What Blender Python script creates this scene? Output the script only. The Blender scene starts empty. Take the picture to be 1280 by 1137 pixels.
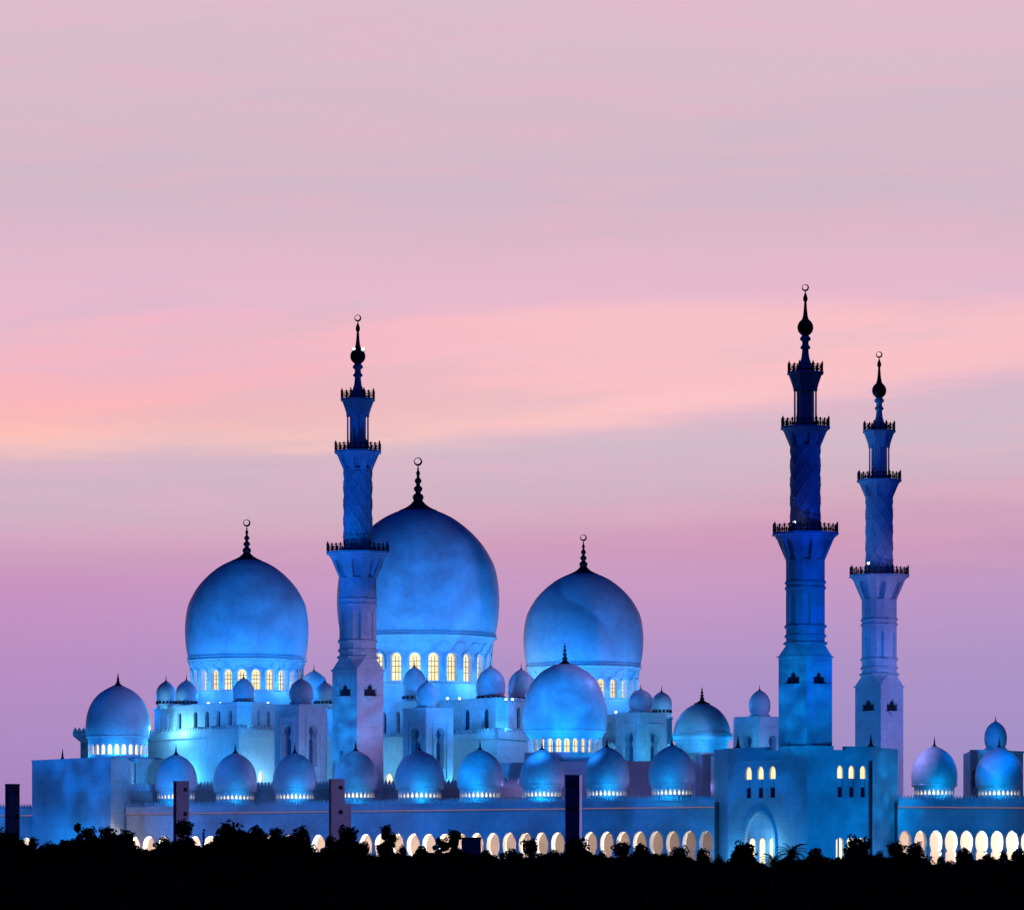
import bpy, math, random
from mathutils import Vector
S = bpy.context.scene
COL = S.collection
R = math.radians
random.seed(7)

# ------------------------------------------------------------------ camera
K = 0.00015                       # tangent per photo pixel
HZ = 1190                         # photo row of the horizon (camera stands lower than the mosque terrace)
def X(px, d): return (px - 640) * K * d
def Z(py, d=1000): return (HZ - py) * K * d
cam_d = bpy.data.cameras.new('camera')
cam = bpy.data.objects.new('camera', cam_d); COL.objects.link(cam)
cam.location = (0, 0, 0); cam.rotation_euler = (R(90), 0, 0)
cam_d.sensor_width = 36; cam_d.lens = 36 / (1280 * K)
cam_d.shift_y = (HZ - 568.5) / 1280
cam_d.clip_start = 1; cam_d.clip_end = 30000
S.camera = cam
S.render.resolution_x, S.render.resolution_y = 1024, 909
S.view_settings.view_transform = 'Standard'; S.view_settings.look = 'None'
S.view_settings.exposure = 0; S.view_settings.gamma = 1
S.render.engine = 'CYCLES'
S.cycles.use_denoising = True
S.cycles.max_bounces = 5; S.cycles.diffuse_bounces = 3; S.cycles.glossy_bounces = 2
S.cycles.sample_clamp_indirect = 4
S.cycles.use_light_tree = True

# ------------------------------------------------------------------ node helper
class NT:
    def __init__(s, tree): s.t = tree; s.n = tree.nodes; s.l = tree.links
    def node(s, typ, **kw):
        n = s.n.new(typ)
        for k, v in kw.items(): setattr(n, k, v)
        return n
    def link(s, a, b): s.l.new(a, b)
    def setin(s, sock, v):
        if hasattr(v, 'is_output') or hasattr(v, 'node'): s.link(v, sock)
        else: sock.default_value = v
    def math(s, op, a, b=0.0, clamp=False):
        n = s.node('ShaderNodeMath', operation=op); n.use_clamp = clamp
        s.setin(n.inputs[0], a); s.setin(n.inputs[1], b)
        return n.outputs[0]
    def mix(s, f, a, b, mode='MIX'):
        n = s.node('ShaderNodeMixRGB', blend_type=mode)
        s.setin(n.inputs[0], f); s.setin(n.inputs[1], a); s.setin(n.inputs[2], b)
        return n.outputs[0]
    def ramp(s, f, stops, interp='LINEAR'):
        n = s.node('ShaderNodeValToRGB'); cr = n.color_ramp; cr.interpolation = interp
        while len(cr.elements) > 1: cr.elements.remove(cr.elements[-1])
        first = True
        for p, c in stops:
            if first: e = cr.elements[0]; e.position = p; first = False
            else: e = cr.elements.new(p)
            e.color = (c, c, c, 1) if isinstance(c, (int, float)) else (*c, 1)
        s.setin(n.inputs[0], f)
        return n.outputs[0]
    def maprange(s, v, a, b, c=0.0, d=1.0, smooth=True):
        n = s.node('ShaderNodeMapRange'); n.interpolation_type = 'SMOOTHSTEP' if smooth else 'LINEAR'
        s.setin(n.inputs[0], v); 
        for i, q in enumerate((a, b, c, d)): s.setin(n.inputs[1 + i], q)
        return n.outputs[0]
    def noise(s, vec, scale, detail=3, rough=0.5):
        n = s.node('ShaderNodeTexNoise'); s.link(vec, n.inputs['Vector'])
        n.inputs['Scale'].default_value = scale; n.inputs['Detail'].default_value = detail
        n.inputs['Roughness'].default_value = rough
        return n.outputs[0]
def lin(r, g, b):
    f = lambda c: (c / 255 / 12.92) if c / 255 <= 0.04045 else ((c / 255 + 0.055) / 1.055) ** 2.4
    return (f(r), f(g), f(b))

# ------------------------------------------------------------------ sky (world): dusk afterglow ahead, deep blue night sky behind
W = bpy.data.worlds.new('World'); S.world = W; W.use_nodes = True
t = NT(W.node_tree); t.n.clear()
tc = t.node('ShaderNodeTexCoord'); sep = t.node('ShaderNodeSeparateXYZ')
t.link(tc.outputs['Generated'], sep.inputs[0])
dx, dy, dz = sep.outputs
ys = t.math('MAXIMUM', dy, 0.05)
u = t.math('DIVIDE', dx, ys)                        # tan(azimuth)
v = t.math('DIVIDE', dz, ys)                        # tan(elevation)
cmb = t.node('ShaderNodeCombineXYZ')
t.link(t.math('MULTIPLY', u, 1.0), cmb.inputs[0]); t.link(t.math('ADD', t.math('MULTIPLY', v, 9.0), t.math('MULTIPLY', u, -0.9)), cmb.inputs[1])
streak = t.noise(cmb.outputs[0], 9.0, 5, 0.55)      # wide, thin streaks of high cloud
cmb2 = t.node('ShaderNodeCombineXYZ')
t.link(t.math('MULTIPLY', u, 1.3), cmb2.inputs[0]); t.link(t.math('ADD', t.math('MULTIPLY', v, 14.0), 3.7), cmb2.inputs[1])
fine = t.noise(cmb2.outputs[0], 17.0, 8, 0.62)
PV = lambda py: (HZ - py) * K
# height in units of the picture's rows (0 = horizon, 1 = 1190 rows up)
hv = t.math('DIVIDE', v, PV(0))
P = lambda py: (HZ - py) / HZ
amp = t.maprange(v, PV(760), PV(520), 0.03, 0.15)
hw = t.math('ADD', hv, t.math('MULTIPLY', t.math('SUBTRACT', streak, 0.5), amp))
base = t.ramp(hw, [(0.0, lin(142, 120, 186)), (P(1040), lin(150, 128, 190)), (P(930), lin(164, 142, 199)), (P(830), lin(179, 147, 199)),
                   (P(740), lin(200, 153, 197)), (P(670), lin(209, 155, 187)), (P(610), lin(211, 170, 190)), (P(545), lin(212, 186, 200)),
                   (P(470), lin(226, 184, 204)), (P(380), lin(232, 186, 206)), (P(330), lin(227, 185, 203)), (P(250), lin(211, 184, 199)), (P(120), lin(216, 187, 201)), (1.0, lin(222, 189, 202))])
lowf = t.maprange(v, PV(600), PV(760), 0.0, 0.30)
base = t.mix(t.math('MULTIPLY', lowf, t.maprange(u, -0.02, -0.10)), base, (*lin(196, 132, 186), 1))
base = t.mix(t.math('MULTIPLY', lowf, t.maprange(u, 0.02, 0.10)), base, (*lin(163, 150, 199), 1))
# afterglow band: low and deep on the left, higher and thinner on the right
ul = t.math('ADD', u, 0.096)
lo = t.math('ADD', PV(576), t.math('MULTIPLY', t.math('MULTIPLY', ul, ul), 0.46))
lo = t.math('ADD', lo, t.math('MULTIPLY', t.math('SUBTRACT', fine, 0.5), 0.010))
hi = t.math('ADD', PV(396), t.math('MULTIPLY', ul, 0.016))
hi = t.math('ADD', hi, t.math('MULTIPLY', t.math('SUBTRACT', streak, 0.5), 0.012))
b1 = t.maprange(v, t.math('SUBTRACT', lo, 0.003), t.math('ADD', lo, 0.005))
b2 = t.maprange(v, t.math('SUBTRACT', hi, 0.003), t.math('ADD', hi, 0.0025), 1.0, 0.0)
band = t.math('MULTIPLY', b1, b2)
gap = t.math('MULTIPLY', t.maprange(fine, 0.60, 0.42, 0.0, 1.0), t.maprange(u, 0.0, -0.07, 0.25, 0.6))
band = t.math('MULTIPLY', band, t.math('SUBTRACT', 1.0, t.math('MULTIPLY', gap, t.maprange(v, PV(520), PV(440)))))
frac = t.maprange(v, lo, hi, 0.0, 1.0, False)
bandcol = t.ramp(frac, [(0.0, lin(255, 204, 194)), (0.14, lin(255, 196, 186)), (0.30, lin(255, 186, 181)), (0.5, lin(253, 182, 188)), (0.66, lin(247, 184, 197)), (1.0, lin(251, 184, 194))])
bandcol = t.mix(t.maprange(u, -0.06, 0.03, 0.0, 0.85), bandcol, (*lin(255, 198, 200), 1))
col = t.mix(t.math('MULTIPLY', band, 0.94), base, bandcol)
# grey veil of cloud under the band
vl = t.maprange(v, t.math('SUBTRACT', lo, 0.024), t.math('SUBTRACT', lo, 0.008))
vh = t.maprange(v, t.math('SUBTRACT', lo, 0.004), t.math('ADD', lo, 0.002), 1.0, 0.0)
veil = t.math('MULTIPLY', t.math('MULTIPLY', vl, vh), 0.6)
col = t.mix(veil, col, (*lin(210, 186, 201), 1))
# fine streaks, fading out towards the haze low down
low = t.maprange(v, PV(760), PV(600))
col = t.mix(t.math('MULTIPLY', low, t.maprange(fine, 0.45, 0.64, 0.0, 0.27)), col, (*lin(236, 180, 200), 1))
col = t.mix(t.math('MULTIPLY', low, t.maprange(streak, 0.5, 0.36, 0.0, 0.30)), col, (*lin(206, 187, 203), 1))
# the glow is only ahead (west); the rest of the sky is deep dusk blue from the Sky Texture and its own colour
front = t.math('MULTIPLY', t.maprange(dy, 0.72, 0.955), t.maprange(dz, 0.36, 0.195))
front = t.math('MULTIPLY', front, t.maprange(dz, -0.03, 0.0))
sky = t.node('ShaderNodeTexSky', sky_type='NISHITA')
sky.sun_disc = False; sky.sun_elevation = R(-2.0); sky.sun_rotation = R(0)
night = t.mix(1.0, (0.0006, 0.0045, 0.105, 1), t.mix(1.0, sky.outputs[0], (0.006, 0.012, 0.04, 1), 'MULTIPLY'), 'ADD')
night = t.mix(t.maprange(dz, -0.05, 0.45, 0.75, 0.0), night, (0, 0, 0, 1))
fin = t.mix(front, night, col)
bg = t.node('ShaderNodeBackground'); t.link(fin, bg.inputs[0]); bg.inputs[1].default_value = 1.0
t.link(bg.outputs[0], t.node('ShaderNodeOutputWorld').inputs[0])

# ------------------------------------------------------------------ lamps (the mosque is floodlit; added lavender fill lamps share the object name)
BLUE = (0.0, 0.21, 1.0); CYAN = (0.0, 0.33, 1.0); ICE = (0.06, 0.50, 1.0); DRUM = (0.08, 0.44, 1.0); PALE = (0.16, 0.62, 1.0); LAV_FILL = (0.36, 0.33, 1.0); WARM = (1.0, 0.85, 0.60)
def lamp(kind, loc, power, col, size=0.4):
    l = bpy.data.lights.new('floodlight', kind); l.energy = power; l.color = col; l.shadow_soft_size = size
    o = bpy.data.objects.new('floodlight', l); COL.objects.link(o); o.location = loc
    return o
def spot(loc, target, power, col, ang, blend=0.6, size=0.6, cloud=0.0, scale=6.0):
    o = lamp('SPOT', loc, power, col, size); l = o.data
    l.spot_size = R(ang); l.spot_blend = blend
    o.rotation_euler = (Vector(target) - Vector(loc)).to_track_quat('-Z', 'Y').to_euler()
    if cloud:                        # the moon-phase projectors throw drifting cloud shapes on the marble
        l.use_nodes = True; q = NT(l.node_tree)
        em = [n for n in q.n if n.type == 'EMISSION'][0]
        c = q.node('ShaderNodeTexCoord')
        n = q.noise(c.outputs['Normal'], scale, 4, 0.6)
        q.link(q.maprange(n, 0.38, 0.66, 1 - cloud, 1 + cloud * .8), em.inputs['Strength'])
    return o
def point(px, py, d, power, col=CYAN, size=0.4): return lamp('POINT', (X(px, d), d, Z(py, d)), power, col, size)

# ------------------------------------------------------------------ materials
def mat(name, col, rough=0.7, spec=0.3, fn=None, metal=0.0):
    m = bpy.data.materials.new(name); m.use_nodes = True
    q = NT(m.node_tree); b = q.n['Principled BSDF']
    b.inputs['Base Color'].default_value = (*col, 1); b.inputs['Roughness'].default_value = rough
    b.inputs['Specular IOR Level'].default_value = spec; b.inputs['Metallic'].default_value = metal
    if fn: fn(q, b)
    return m
def emit(name, col, s, fn=None):
    m = bpy.data.materials.new(name); m.use_nodes = True
    q = NT(m.node_tree); q.n.clear()
    e = q.node('ShaderNodeEmission'); e.inputs[0].default_value = (*col, 1); e.inputs[1].default_value = s
    q.link(e.outputs[0], q.node('ShaderNodeOutputMaterial').inputs[0])
    if fn: fn(q, e)
    return m
def marble_fn(c1, c2, brick=True):
    def fn(q, b):
        g = q.node('ShaderNodeNewGeometry')
        n = q.noise(g.outputs['Position'], 0.09, 6, 0.62)
        n2 = q.noise(g.outputs['Position'], 0.9, 4, 0.6)
        f = q.math('ADD', q.math('MULTIPLY', n, 0.65), q.math('MULTIPLY', n2, 0.35))
        c = q.mix(q.maprange(f, 0.36, 0.64), (*c1, 1), (*c2, 1))
        if brick:                    # courses of cladding slabs
            s = q.node('ShaderNodeSeparateXYZ'); q.link(g.outputs['Position'], s.inputs[0])
            h = q.math('FRACT', q.math('DIVIDE', s.outputs[2], 2.1))
            j = q.math('LESS_THAN', h, 0.06)
            hx = q.math('FRACT', q.math('DIVIDE', q.math('ADD', s.outputs[0], q.math('MULTIPLY', q.math('FLOOR', q.math('DIVIDE', s.outputs[2], 2.1)), 1.5)), 3.0))
            j2 = q.math('LESS_THAN', hx, 0.04)
            c = q.mix(q.math('MULTIPLY', q.math('MAXIMUM', j, j2), 0.35), c, (0.42, 0.42, 0.43, 1))
        q.link(c, b.inputs['Base Color'])
        bp = q.node('ShaderNodeBump'); bp.inputs['Strength'].default_value = 0.25; bp.inputs['Distance'].default_value = 0.08
        q.link(n2, bp.inputs['Height']); q.link(bp.outputs[0], b.inputs['Normal'])
    return fn
M = {}
M['marble'] = mat('white_marble', (.75, .75, .76), .55, .35, marble_fn((.60, .60, .62), (.80, .80, .80)))
M['dome'] = mat('dome_marble', (.76, .76, .77), .42, .4, marble_fn((.56, .56, .58), (.80, .80, .80), False))
M['peach'] = mat('peach_stone', (.72, .55, .50), .6, .3, marble_fn((.62, .48, .44), (.74, .58, .52), False))
M['stone'] = mat('tower_stone', (.38, .34, .36), .8, .2, marble_fn((.30, .26, .28), (.42, .38, .40)))
M['dark_gilt'] = mat('dark_gilding', (.03, .022, .03), .45, .4, None, .6)  # gilding, its dark outline against the sky put into the colour
M['rail'] = mat('dark_railing', (.025, .018, .03), .6, .2)
M['glassdark'] = mat('dark_glass', (.01, .014, .06), .15, .5)
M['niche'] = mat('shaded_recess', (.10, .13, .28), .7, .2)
def warm_fn(q, e):
    g = q.node('ShaderNodeNewGeometry')
    n = q.noise(g.outputs['Position'], 0.7, 2, 0.5)
    q.link(q.mix(q.maprange(n, 0.35, 0.65), (1.0, 0.80, 0.40, 1), (1.0, 0.90, 0.60, 1)), e.inputs[0])
M['lit'] = emit('lit_window', (1, .8, .42), 1.15, warm_fn)
M['litwhite'] = emit('bright_lit_window', (1, .86, .60), 1.3)
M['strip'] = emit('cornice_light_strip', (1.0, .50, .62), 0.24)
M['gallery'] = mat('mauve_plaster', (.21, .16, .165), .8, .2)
M['fixture'] = emit('floodlight_lens', (.75, .93, 1.0), 6.0)
M['mullion'] = mat('window_bars', (.10, .075, .05), .6, .3)
def leaf_fn(q, b):
    g = q.node('ShaderNodeNewGeometry')
    n = q.noise(g.outputs['Position'], 0.8, 3, 0.6)
    q.link(q.mix(q.maprange(n, 0.35, 0.65), (.010, .016, .008, 1), (.026, .038, .016, 1)), b.inputs['Base Color'])
M['leaf'] = mat('dark_foliage', (.02, .03, .012), .9, .05, leaf_fn)
M['bark'] = mat('bark', (.03, .024, .02), .9, .1)
def ground_fn(q, b):
    g = q.node('ShaderNodeNewGeometry')
    n = q.noise(g.outputs['Position'], 0.05, 6, 0.6)
    q.link(q.mix(n, (.02, .022, .015, 1), (.06, .05, .035, 1)), b.inputs['Base Color'])
M['ground'] = mat('dry_ground', (.04, .04, .03), .95, .1, ground_fn)
M['pave'] = mat('terrace_paving', (.06, .06, .06), .85, .2, marble_fn((.04, .04, .04), (.08, .075, .07), False))

# ------------------------------------------------------------------ mesh builder
ORG = {}
class MB:
    def __init__(s): s.v = []; s.f = []; s.mi = []; s.sm = []
    def add(s, verts, faces, mi=0, smooth=False):
        o = len(s.v); s.v += [tuple(p) for p in verts]
        for f in faces: s.f.append(tuple(i + o for i in f)); s.mi.append(mi); s.sm.append(smooth)
    def box(s, c, size, rz=0.0, mi=0):
        cx, cy, cz = c; a, b, h = (q / 2 for q in size); ca, sa = math.cos(rz), math.sin(rz)
        vs = [(cx + x * ca - y * sa, cy + x * sa + y * ca, cz + z) for z in (-h, h) for x, y in ((-a, -b), (a, -b), (a, b), (-a, b))]
        s.add(vs, [(3, 2, 1, 0), (4, 5, 6, 7), (0, 1, 5, 4), (1, 2, 6, 5), (2, 3, 7, 6), (3, 0, 4, 7)], mi)
    def prism(s, pts, z0, z1, mi=0):            # pts counter-clockwise seen from above
        n = len(pts)
        s.add([(x, y, z0) for x, y in pts] + [(x, y, z1) for x, y in pts],
              [tuple(range(n - 1, -1, -1)), tuple(range(n, 2 * n))] + [(i, (i + 1) % n, n + (i + 1) % n, n + i) for i in range(n)], mi)
    def lathe(s, c, prof, seg=32, smooth=True, mi=0, mod=None, rot=0.0, cap=True):
        vs = []; fs = []
        for r, z in prof:
            for k in range(seg):
                a = 2 * math.pi * k / seg + rot; rr = max(r, 1e-4)
                if mod: rr = mod(rr, a, z)
                vs.append((c[0] + rr * math.sin(a), c[1] - rr * math.cos(a), c[2] + z))
        for i in range(len(prof) - 1):
            for k in range(seg):
                k2 = (k + 1) % seg
                fs.append((i * seg + k, i * seg + k2, (i + 1) * seg + k2, (i + 1) * seg + k))
        if cap:
            fs.append(tuple(range(seg - 1, -1, -1))); fs.append(tuple((len(prof) - 1) * seg + k for k in range(seg)))
        s.add(vs, fs, mi, smooth)
    def tube(s, a, b, r0, r1=None, seg=6, mi=0):
        a = Vector(a); b = Vector(b); r1 = r0 if r1 is None else r1
        d = (b - a).normalized(); p = d.orthogonal().normalized(); q = d.cross(p)
        vs = [tuple(c + (p * math.cos(2 * math.pi * k / seg) + q * math.sin(2 * math.pi * k / seg)) * r) for c, r in ((a, r0), (b, r1)) for k in range(seg)]
        s.add(vs, [(k, (k + 1) % seg, seg + (k + 1) % seg, seg + k) for k in range(seg)] + [tuple(range(seg - 1, -1, -1)), tuple(range(seg, 2 * seg))], mi, True)
    def build(s, name, mats, parent=None, origin=None, label=None):
        if not isinstance(mats, (list, tuple)): mats = [mats]
        po = ORG[parent.name] if parent else Vector((0, 0, 0))
        org = Vector(origin) if origin is not None else Vector(po)
        me = bpy.data.meshes.new(name)
        me.from_pydata([(x - org.x, y - org.y, z - org.z) for x, y, z in s.v], [], s.f)
        for m in mats: me.materials.append(m)
        me.polygons.foreach_set('material_index', s.mi); me.polygons.foreach_set('use_smooth', s.sm)
        me.update()
        o = bpy.data.objects.new(name, me); COL.objects.link(o)
        o.parent = parent; o.location = org - po; ORG[o.name] = org
        if label: o['label'] = label
        return o
def thing(name, label, cat, loc, group=None):
    o = bpy.data.objects.new(name, None); COL.objects.link(o); o.location = loc; o.empty_display_size = 2
    o['label'] = label; o['category'] = cat
    if group: o['group'] = group
    ORG[o.name] = Vector(loc)
    return o
def clone(o, parent):
    c = o.copy(); COL.objects.link(c); c.parent = parent; ORG[c.name] = ORG[o.name]
    return c
def clone_tree(o, parent=None):
    c = o.copy(); COL.objects.link(c); c.parent = parent
    for ch in [q for q in CH.get(o.name, [])]: clone_tree(ch, c)
    return c
CH = {}
def index_children():
    CH.clear()
    for o in bpy.data.objects:
        if o.parent: CH.setdefault(o.parent.name, []).append(o)

def spline(pts, n=5):
    out = []
    for i in range(len(pts) - 1):
        p0 = pts[max(i - 1, 0)]; p1 = pts[i]; p2 = pts[i + 1]; p3 = pts[min(i + 2, len(pts) - 1)]
        for k in range(n):
            q = k / n
            out.append(tuple(0.5 * (2 * b + (c - a) * q + (2 * a - 5 * b + 4 * c - d) * q * q + (3 * b - a - 3 * c + d) * q ** 3) for a, b, c, d in zip(p0, p1, p2, p3)))
    out.append(pts[-1]); return out

# ------------------------------------------------------------------ openings
def outline(kind, w, h, n=18):
    """closed at the foot: from bottom left over the top to bottom right, in (x, y) with y = 0 at the sill"""
    a = w / 2
    if kind == 'rect': return [(-a, 0), (-a, h * .5), (-a, h), (0, h), (a, h), (a, h * .5), (a, 0)]
    if kind == 'round':
        pts = [(-a, 0), (-a, (h - a) * .5)]
        pts += [(-a * math.cos(math.pi * k / n), h - a + a * math.sin(math.pi * k / n)) for k in range(n + 1)]
        return pts + [(a, (h - a) * .5), (a, 0)]
    if kind == 'pointed':
        rise = w * .80; pts = [(-a, 0), (-a, (h - rise) * .5)]
        half = []
        for k in range(n // 2 + 1):
            q = k / (n // 2); half.append((-a * math.cos(q * math.pi / 2) ** .85, h - rise + rise * (.84 * math.sin(q * math.pi / 2) + .16 * q ** 2)))
        return pts + half + [(-x, y) for x, y in reversed(half[:-1])] + [(a, (h - rise) * .5), (a, 0)]
    if kind == 'horseshoe':
        rad = a; cy = h - rad * 1.08; ph = R(38)
        half = [(-a * .93, 0), (-a * .93, (cy - rad * math.sin(ph)) * .80), (-a * .70, (cy - rad * math.sin(ph)) * .90)]
        for k in range(n // 2 + 1):
            q = -ph + (math.pi / 2 + ph) * k / (n // 2)
            half.append((-rad * math.cos(q), cy + rad * math.sin(q) * (1.08 if q > 0 else 1)))
        return half + [(-x, y) for x, y in reversed(half[:-1])]
    if kind == 'moorish':
        rv = a * 1.72; cy = h - rv; ph = R(44)
        half = [(-a * .92, 0), (-a * .92, cy - rv * .92), (-a * .70, cy - rv * .80)]
        for k in range(n // 2 + 1):
            q = -ph + (math.pi / 2 + ph) * k / (n // 2)
            half.append((-a * math.cos(q), cy + rv * math.sin(q)))
        return half + [(-x, y) for x, y in reversed(half[:-1])]
    if kind == 'flame':
        half = [(-a * .8, 0), (-a, h * .22), (-a * .9, h * .42), (-a * .5, h * .66), (-a * .22, h * .86), (0, h)]
        return half + [(-x, y) for x, y in reversed(half[:-1])]
    if kind == 'triple':
        half = [(-a, 0), (-a, h * .52), (-a * .86, h * .66), (-a * .66, h * .48), (-a * .5, h * .50), (-a * .46, h * .68), (-a * .2, h * .80), (0, h)]
        return half + [(-x, y) for x, y in reversed(half[:-1])]
def bay(mb, fm, u, v0, out, depth, u0, u1, vb, vt, us=1.0):
    """a piece of wall u0..u1 x vb..vt with one opening whose outline foot stands at (u, v0)"""
    o = [(u + x * us, v0 + y) for x, y in out]; n = len(o)
    if v0 > vb + 1e-6:
        m = 2
        for k in range(m):
            a, b = u0 + (u1 - u0) * k / m, u0 + (u1 - u0) * (k + 1) / m
            mb.add([fm(a, vb, 0), fm(b, vb, 0), fm(b, v0, 0), fm(a, v0, 0)], [(0, 1, 2, 3)])
    cx, cy = u, v0 + (max(y for x, y in out)) * .55
    ring = []
    L = (vt - v0); Wd = (u1 - u0); tot = 2 * L + Wd / us
    acc = [0]
    for i in range(1, n): acc.append(acc[-1] + math.hypot((o[i][0] - o[i - 1][0]) / us, o[i][1] - o[i - 1][1]))
    for i in range(n):
        q = acc[i] / acc[-1] * tot
        if i == 0: ring.append((u0, v0))
        elif i == n - 1: ring.append((u1, v0))
        elif q < L: ring.append((u0, v0 + q))
        elif q < L + Wd / us: ring.append((u0 + (q - L) * us, vt))
        else: ring.append((u1, vt - (q - L - Wd / us)))
    # force corner points
    i1 = min(range(1, n - 1), key=lambda i: abs(acc[i] / acc[-1] * tot - L)); ring[i1] = (u0, vt)
    i2 = min(range(1, n - 1), key=lambda i: abs(acc[i] / acc[-1] * tot - L - Wd / us))
    if i2 == i1: i2 = i1 + 1
    ring[i2] = (u1, vt)
    vs = [fm(a, b, 0) for a, b in ring] + [fm(a, b, 0) for a, b in o] + [fm(a, b, depth) for a, b in o]
    fs = []
    for i in range(n - 1):
        fs.append((i, n + i, n + i + 1, i + 1)); fs.append((n + i, 2 * n + i, 2 * n + i + 1, n + i + 1))
    fs.append((n, 2 * n - 1, 3 * n - 1, 2 * n))
    mb.add(vs, fs)
def pane(mb, fm, u, v0, out, depth, us=1.0, mi=0):
    o = [fm(u + x * us, v0 + y, depth) for x, y in out]; n = len(o)
    c = fm(u, v0 + max(y for x, y in out) * .45, depth)
    mb.add(o + [c], [(i + 1, i, n) for i in range(n - 1)] + [(0, n - 1, n)], mi)
def ribbon(mb, fm, path, wid, outw, us=1.0, mi=0):
    """a square moulding along a path on a wall; path in (u, v), outw metres proud"""
    L = []
    for i, (a, b) in enumerate(path):
        p, q = path[max(i - 1, 0)], path[min(i + 1, len(path) - 1)]
        tx, ty = (q[0] - p[0]) / us, q[1] - p[1]; l = math.hypot(tx, ty) or 1
        nx, ny = -ty / l * wid / 2, tx / l * wid / 2
        L.append([fm(a + nx * us, b + ny, 0.02), fm(a + nx * us, b + ny, -outw), fm(a - nx * us, b - ny, -outw), fm(a - nx * us, b - ny, 0.02)])
    vs = [p for r in L for p in r]; fs = []
    for i in range(len(L) - 1):
        for k in range(4): fs.append((i * 4 + k, i * 4 + (k + 1) % 4, i * 4 + 4 + (k + 1) % 4, i * 4 + 4 + k))
    fs += [(0, 1, 2, 3), tuple(len(L) * 4 - 1 - k for k in range(4))]
    mb.add(vs, fs, mi)
def flat_map(P0, P1):
    t_ = Vector((P1[0] - P0[0], P1[1] - P0[1])); L = t_.length; t_ /= L; n = Vector((t_.y, -t_.x))
    return (lambda u, v, d: (P0[0] + t_.x * u - n.x * d, P0[1] + t_.y * u - n.y * d, v)), L
def wall(mb, P0, P1, z0, z1, ops=(), parent=None, fm=None, L=None, us=1.0, umax=None, u0=0.0, mg=.15, wname='window'):
    """flat wall with real recessed openings; ops: (u, v0, kind, w, h, depth, pane material or None[, bars])"""
    if fm is None: fm, L = flat_map(P0, P1)
    B = []
    for op in ops:
        u, v0, kind, w, h, dep, pm = op[:7]
        B.append((u - (w / 2 + mg) * us, u + (w / 2 + mg) * us, v0 - (mg if v0 - mg > z0 + .01 else v0 - z0), min(v0 + h + mg, z1), op))
    us_ = sorted({u0, L, *[b[0] for b in B], *[b[1] for b in B]}); vs_ = sorted({z0, z1, *[b[2] for b in B], *[b[3] for b in B]})
    if umax:
        ext = []
        for a, b in zip(us_, us_[1:]):
            k = max(1, math.ceil((b - a) / umax)); ext += [a + (b - a) * i / k for i in range(1, k)]
        us_ = sorted(us_ + ext)
    for a, b in zip(us_, us_[1:]):
        if b - a < 1e-5: continue
        for c, d in zip(vs_, vs_[1:]):
            if d - c < 1e-5: continue
            mu, mv = (a + b) / 2, (c + d) / 2
            if any(q[0] < mu < q[1] and q[2] < mv < q[3] for q in B): continue
            mb.add([fm(a, c, 0), fm(b, c, 0), fm(b, d, 0), fm(a, d, 0)], [(0, 1, 2, 3)])
    for b in B:
        u, v0, kind, w, h, dep, pm = b[4][:7]
        out = outline(kind, w, h); bay(mb, fm, u, v0, out, dep, b[0], b[1], b[2], b[3], us)
        if pm:
            q = MB(); pane(q, fm, u, v0, out, dep - .01, us)
            bars = b[4][7] if len(b[4]) > 7 else None
            if bars:
                nv, hs = bars
                for k in range(1, nv):
                    x = -w / 2 + w * k / nv; ribbon(q, fm, [(u + x * us, v0), (u + x * us, v0 + h * .92)], .09, .06 - dep + .02, us, 1) if False else bar(q, fm, u + x * us, v0, u + x * us, v0 + h * (.97 if abs(x) < w * .2 else .82), dep, us)
                for hh in hs: bar(q, fm, u - w / 2 * us, v0 + h * hh, u + w / 2 * us, v0 + h * hh, dep, us)
            q.build(wname, [M[pm], M['mullion']], parent)
    return fm, L
def bar(q, fm, ua, va, ub, vb, dep, us):
    wd = .05
    if abs(ua - ub) < 1e-9: c = [(ua - wd * us, va), (ua + wd * us, va), (ua + wd * us, vb), (ua - wd * us, vb)]
    else: c = [(ua, va - wd), (ub, va - wd), (ub, va + wd), (ua, va + wd)]
    vs = [fm(a, b, dep - .02) for a, b in c] + [fm(a, b, dep - .14) for a, b in c]
    q.add(vs, [(4, 5, 6, 7), (0, 1, 5, 4), (1, 2, 6, 5), (2, 3, 7, 6), (3, 0, 4, 7)], 1)
def merlons(mb, P0, P1, z, h, sp=.58, th=.35, mi=0):
    """pointed cresting along a wall top"""
    fm, L = flat_map(P0, P1); n = max(1, int(L / sp)); sp = L / n
    pr = [(-.36, 0), (.36, 0), (.40, .30), (.26, .52), (.10, .72), (0, 1.0), (-.10, .72), (-.26, .52), (-.40, .30)]
    for i in range(n):
        u = (i + .5) * sp; m = len(pr)
        vs = [fm(u + a * sp, z + b * h, 0.05) for a, b in pr] + [fm(u + a * sp, z + b * h, 0.05 + th) for a, b in pr]
        mb.add(vs, [tuple(range(m)), tuple(range(2 * m - 1, m - 1, -1))] + [((k + 1) % m, k, m + k, m + (k + 1) % m) for k in range(m)], mi)
def PD(px, d): return (X(px, d), d)
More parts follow.
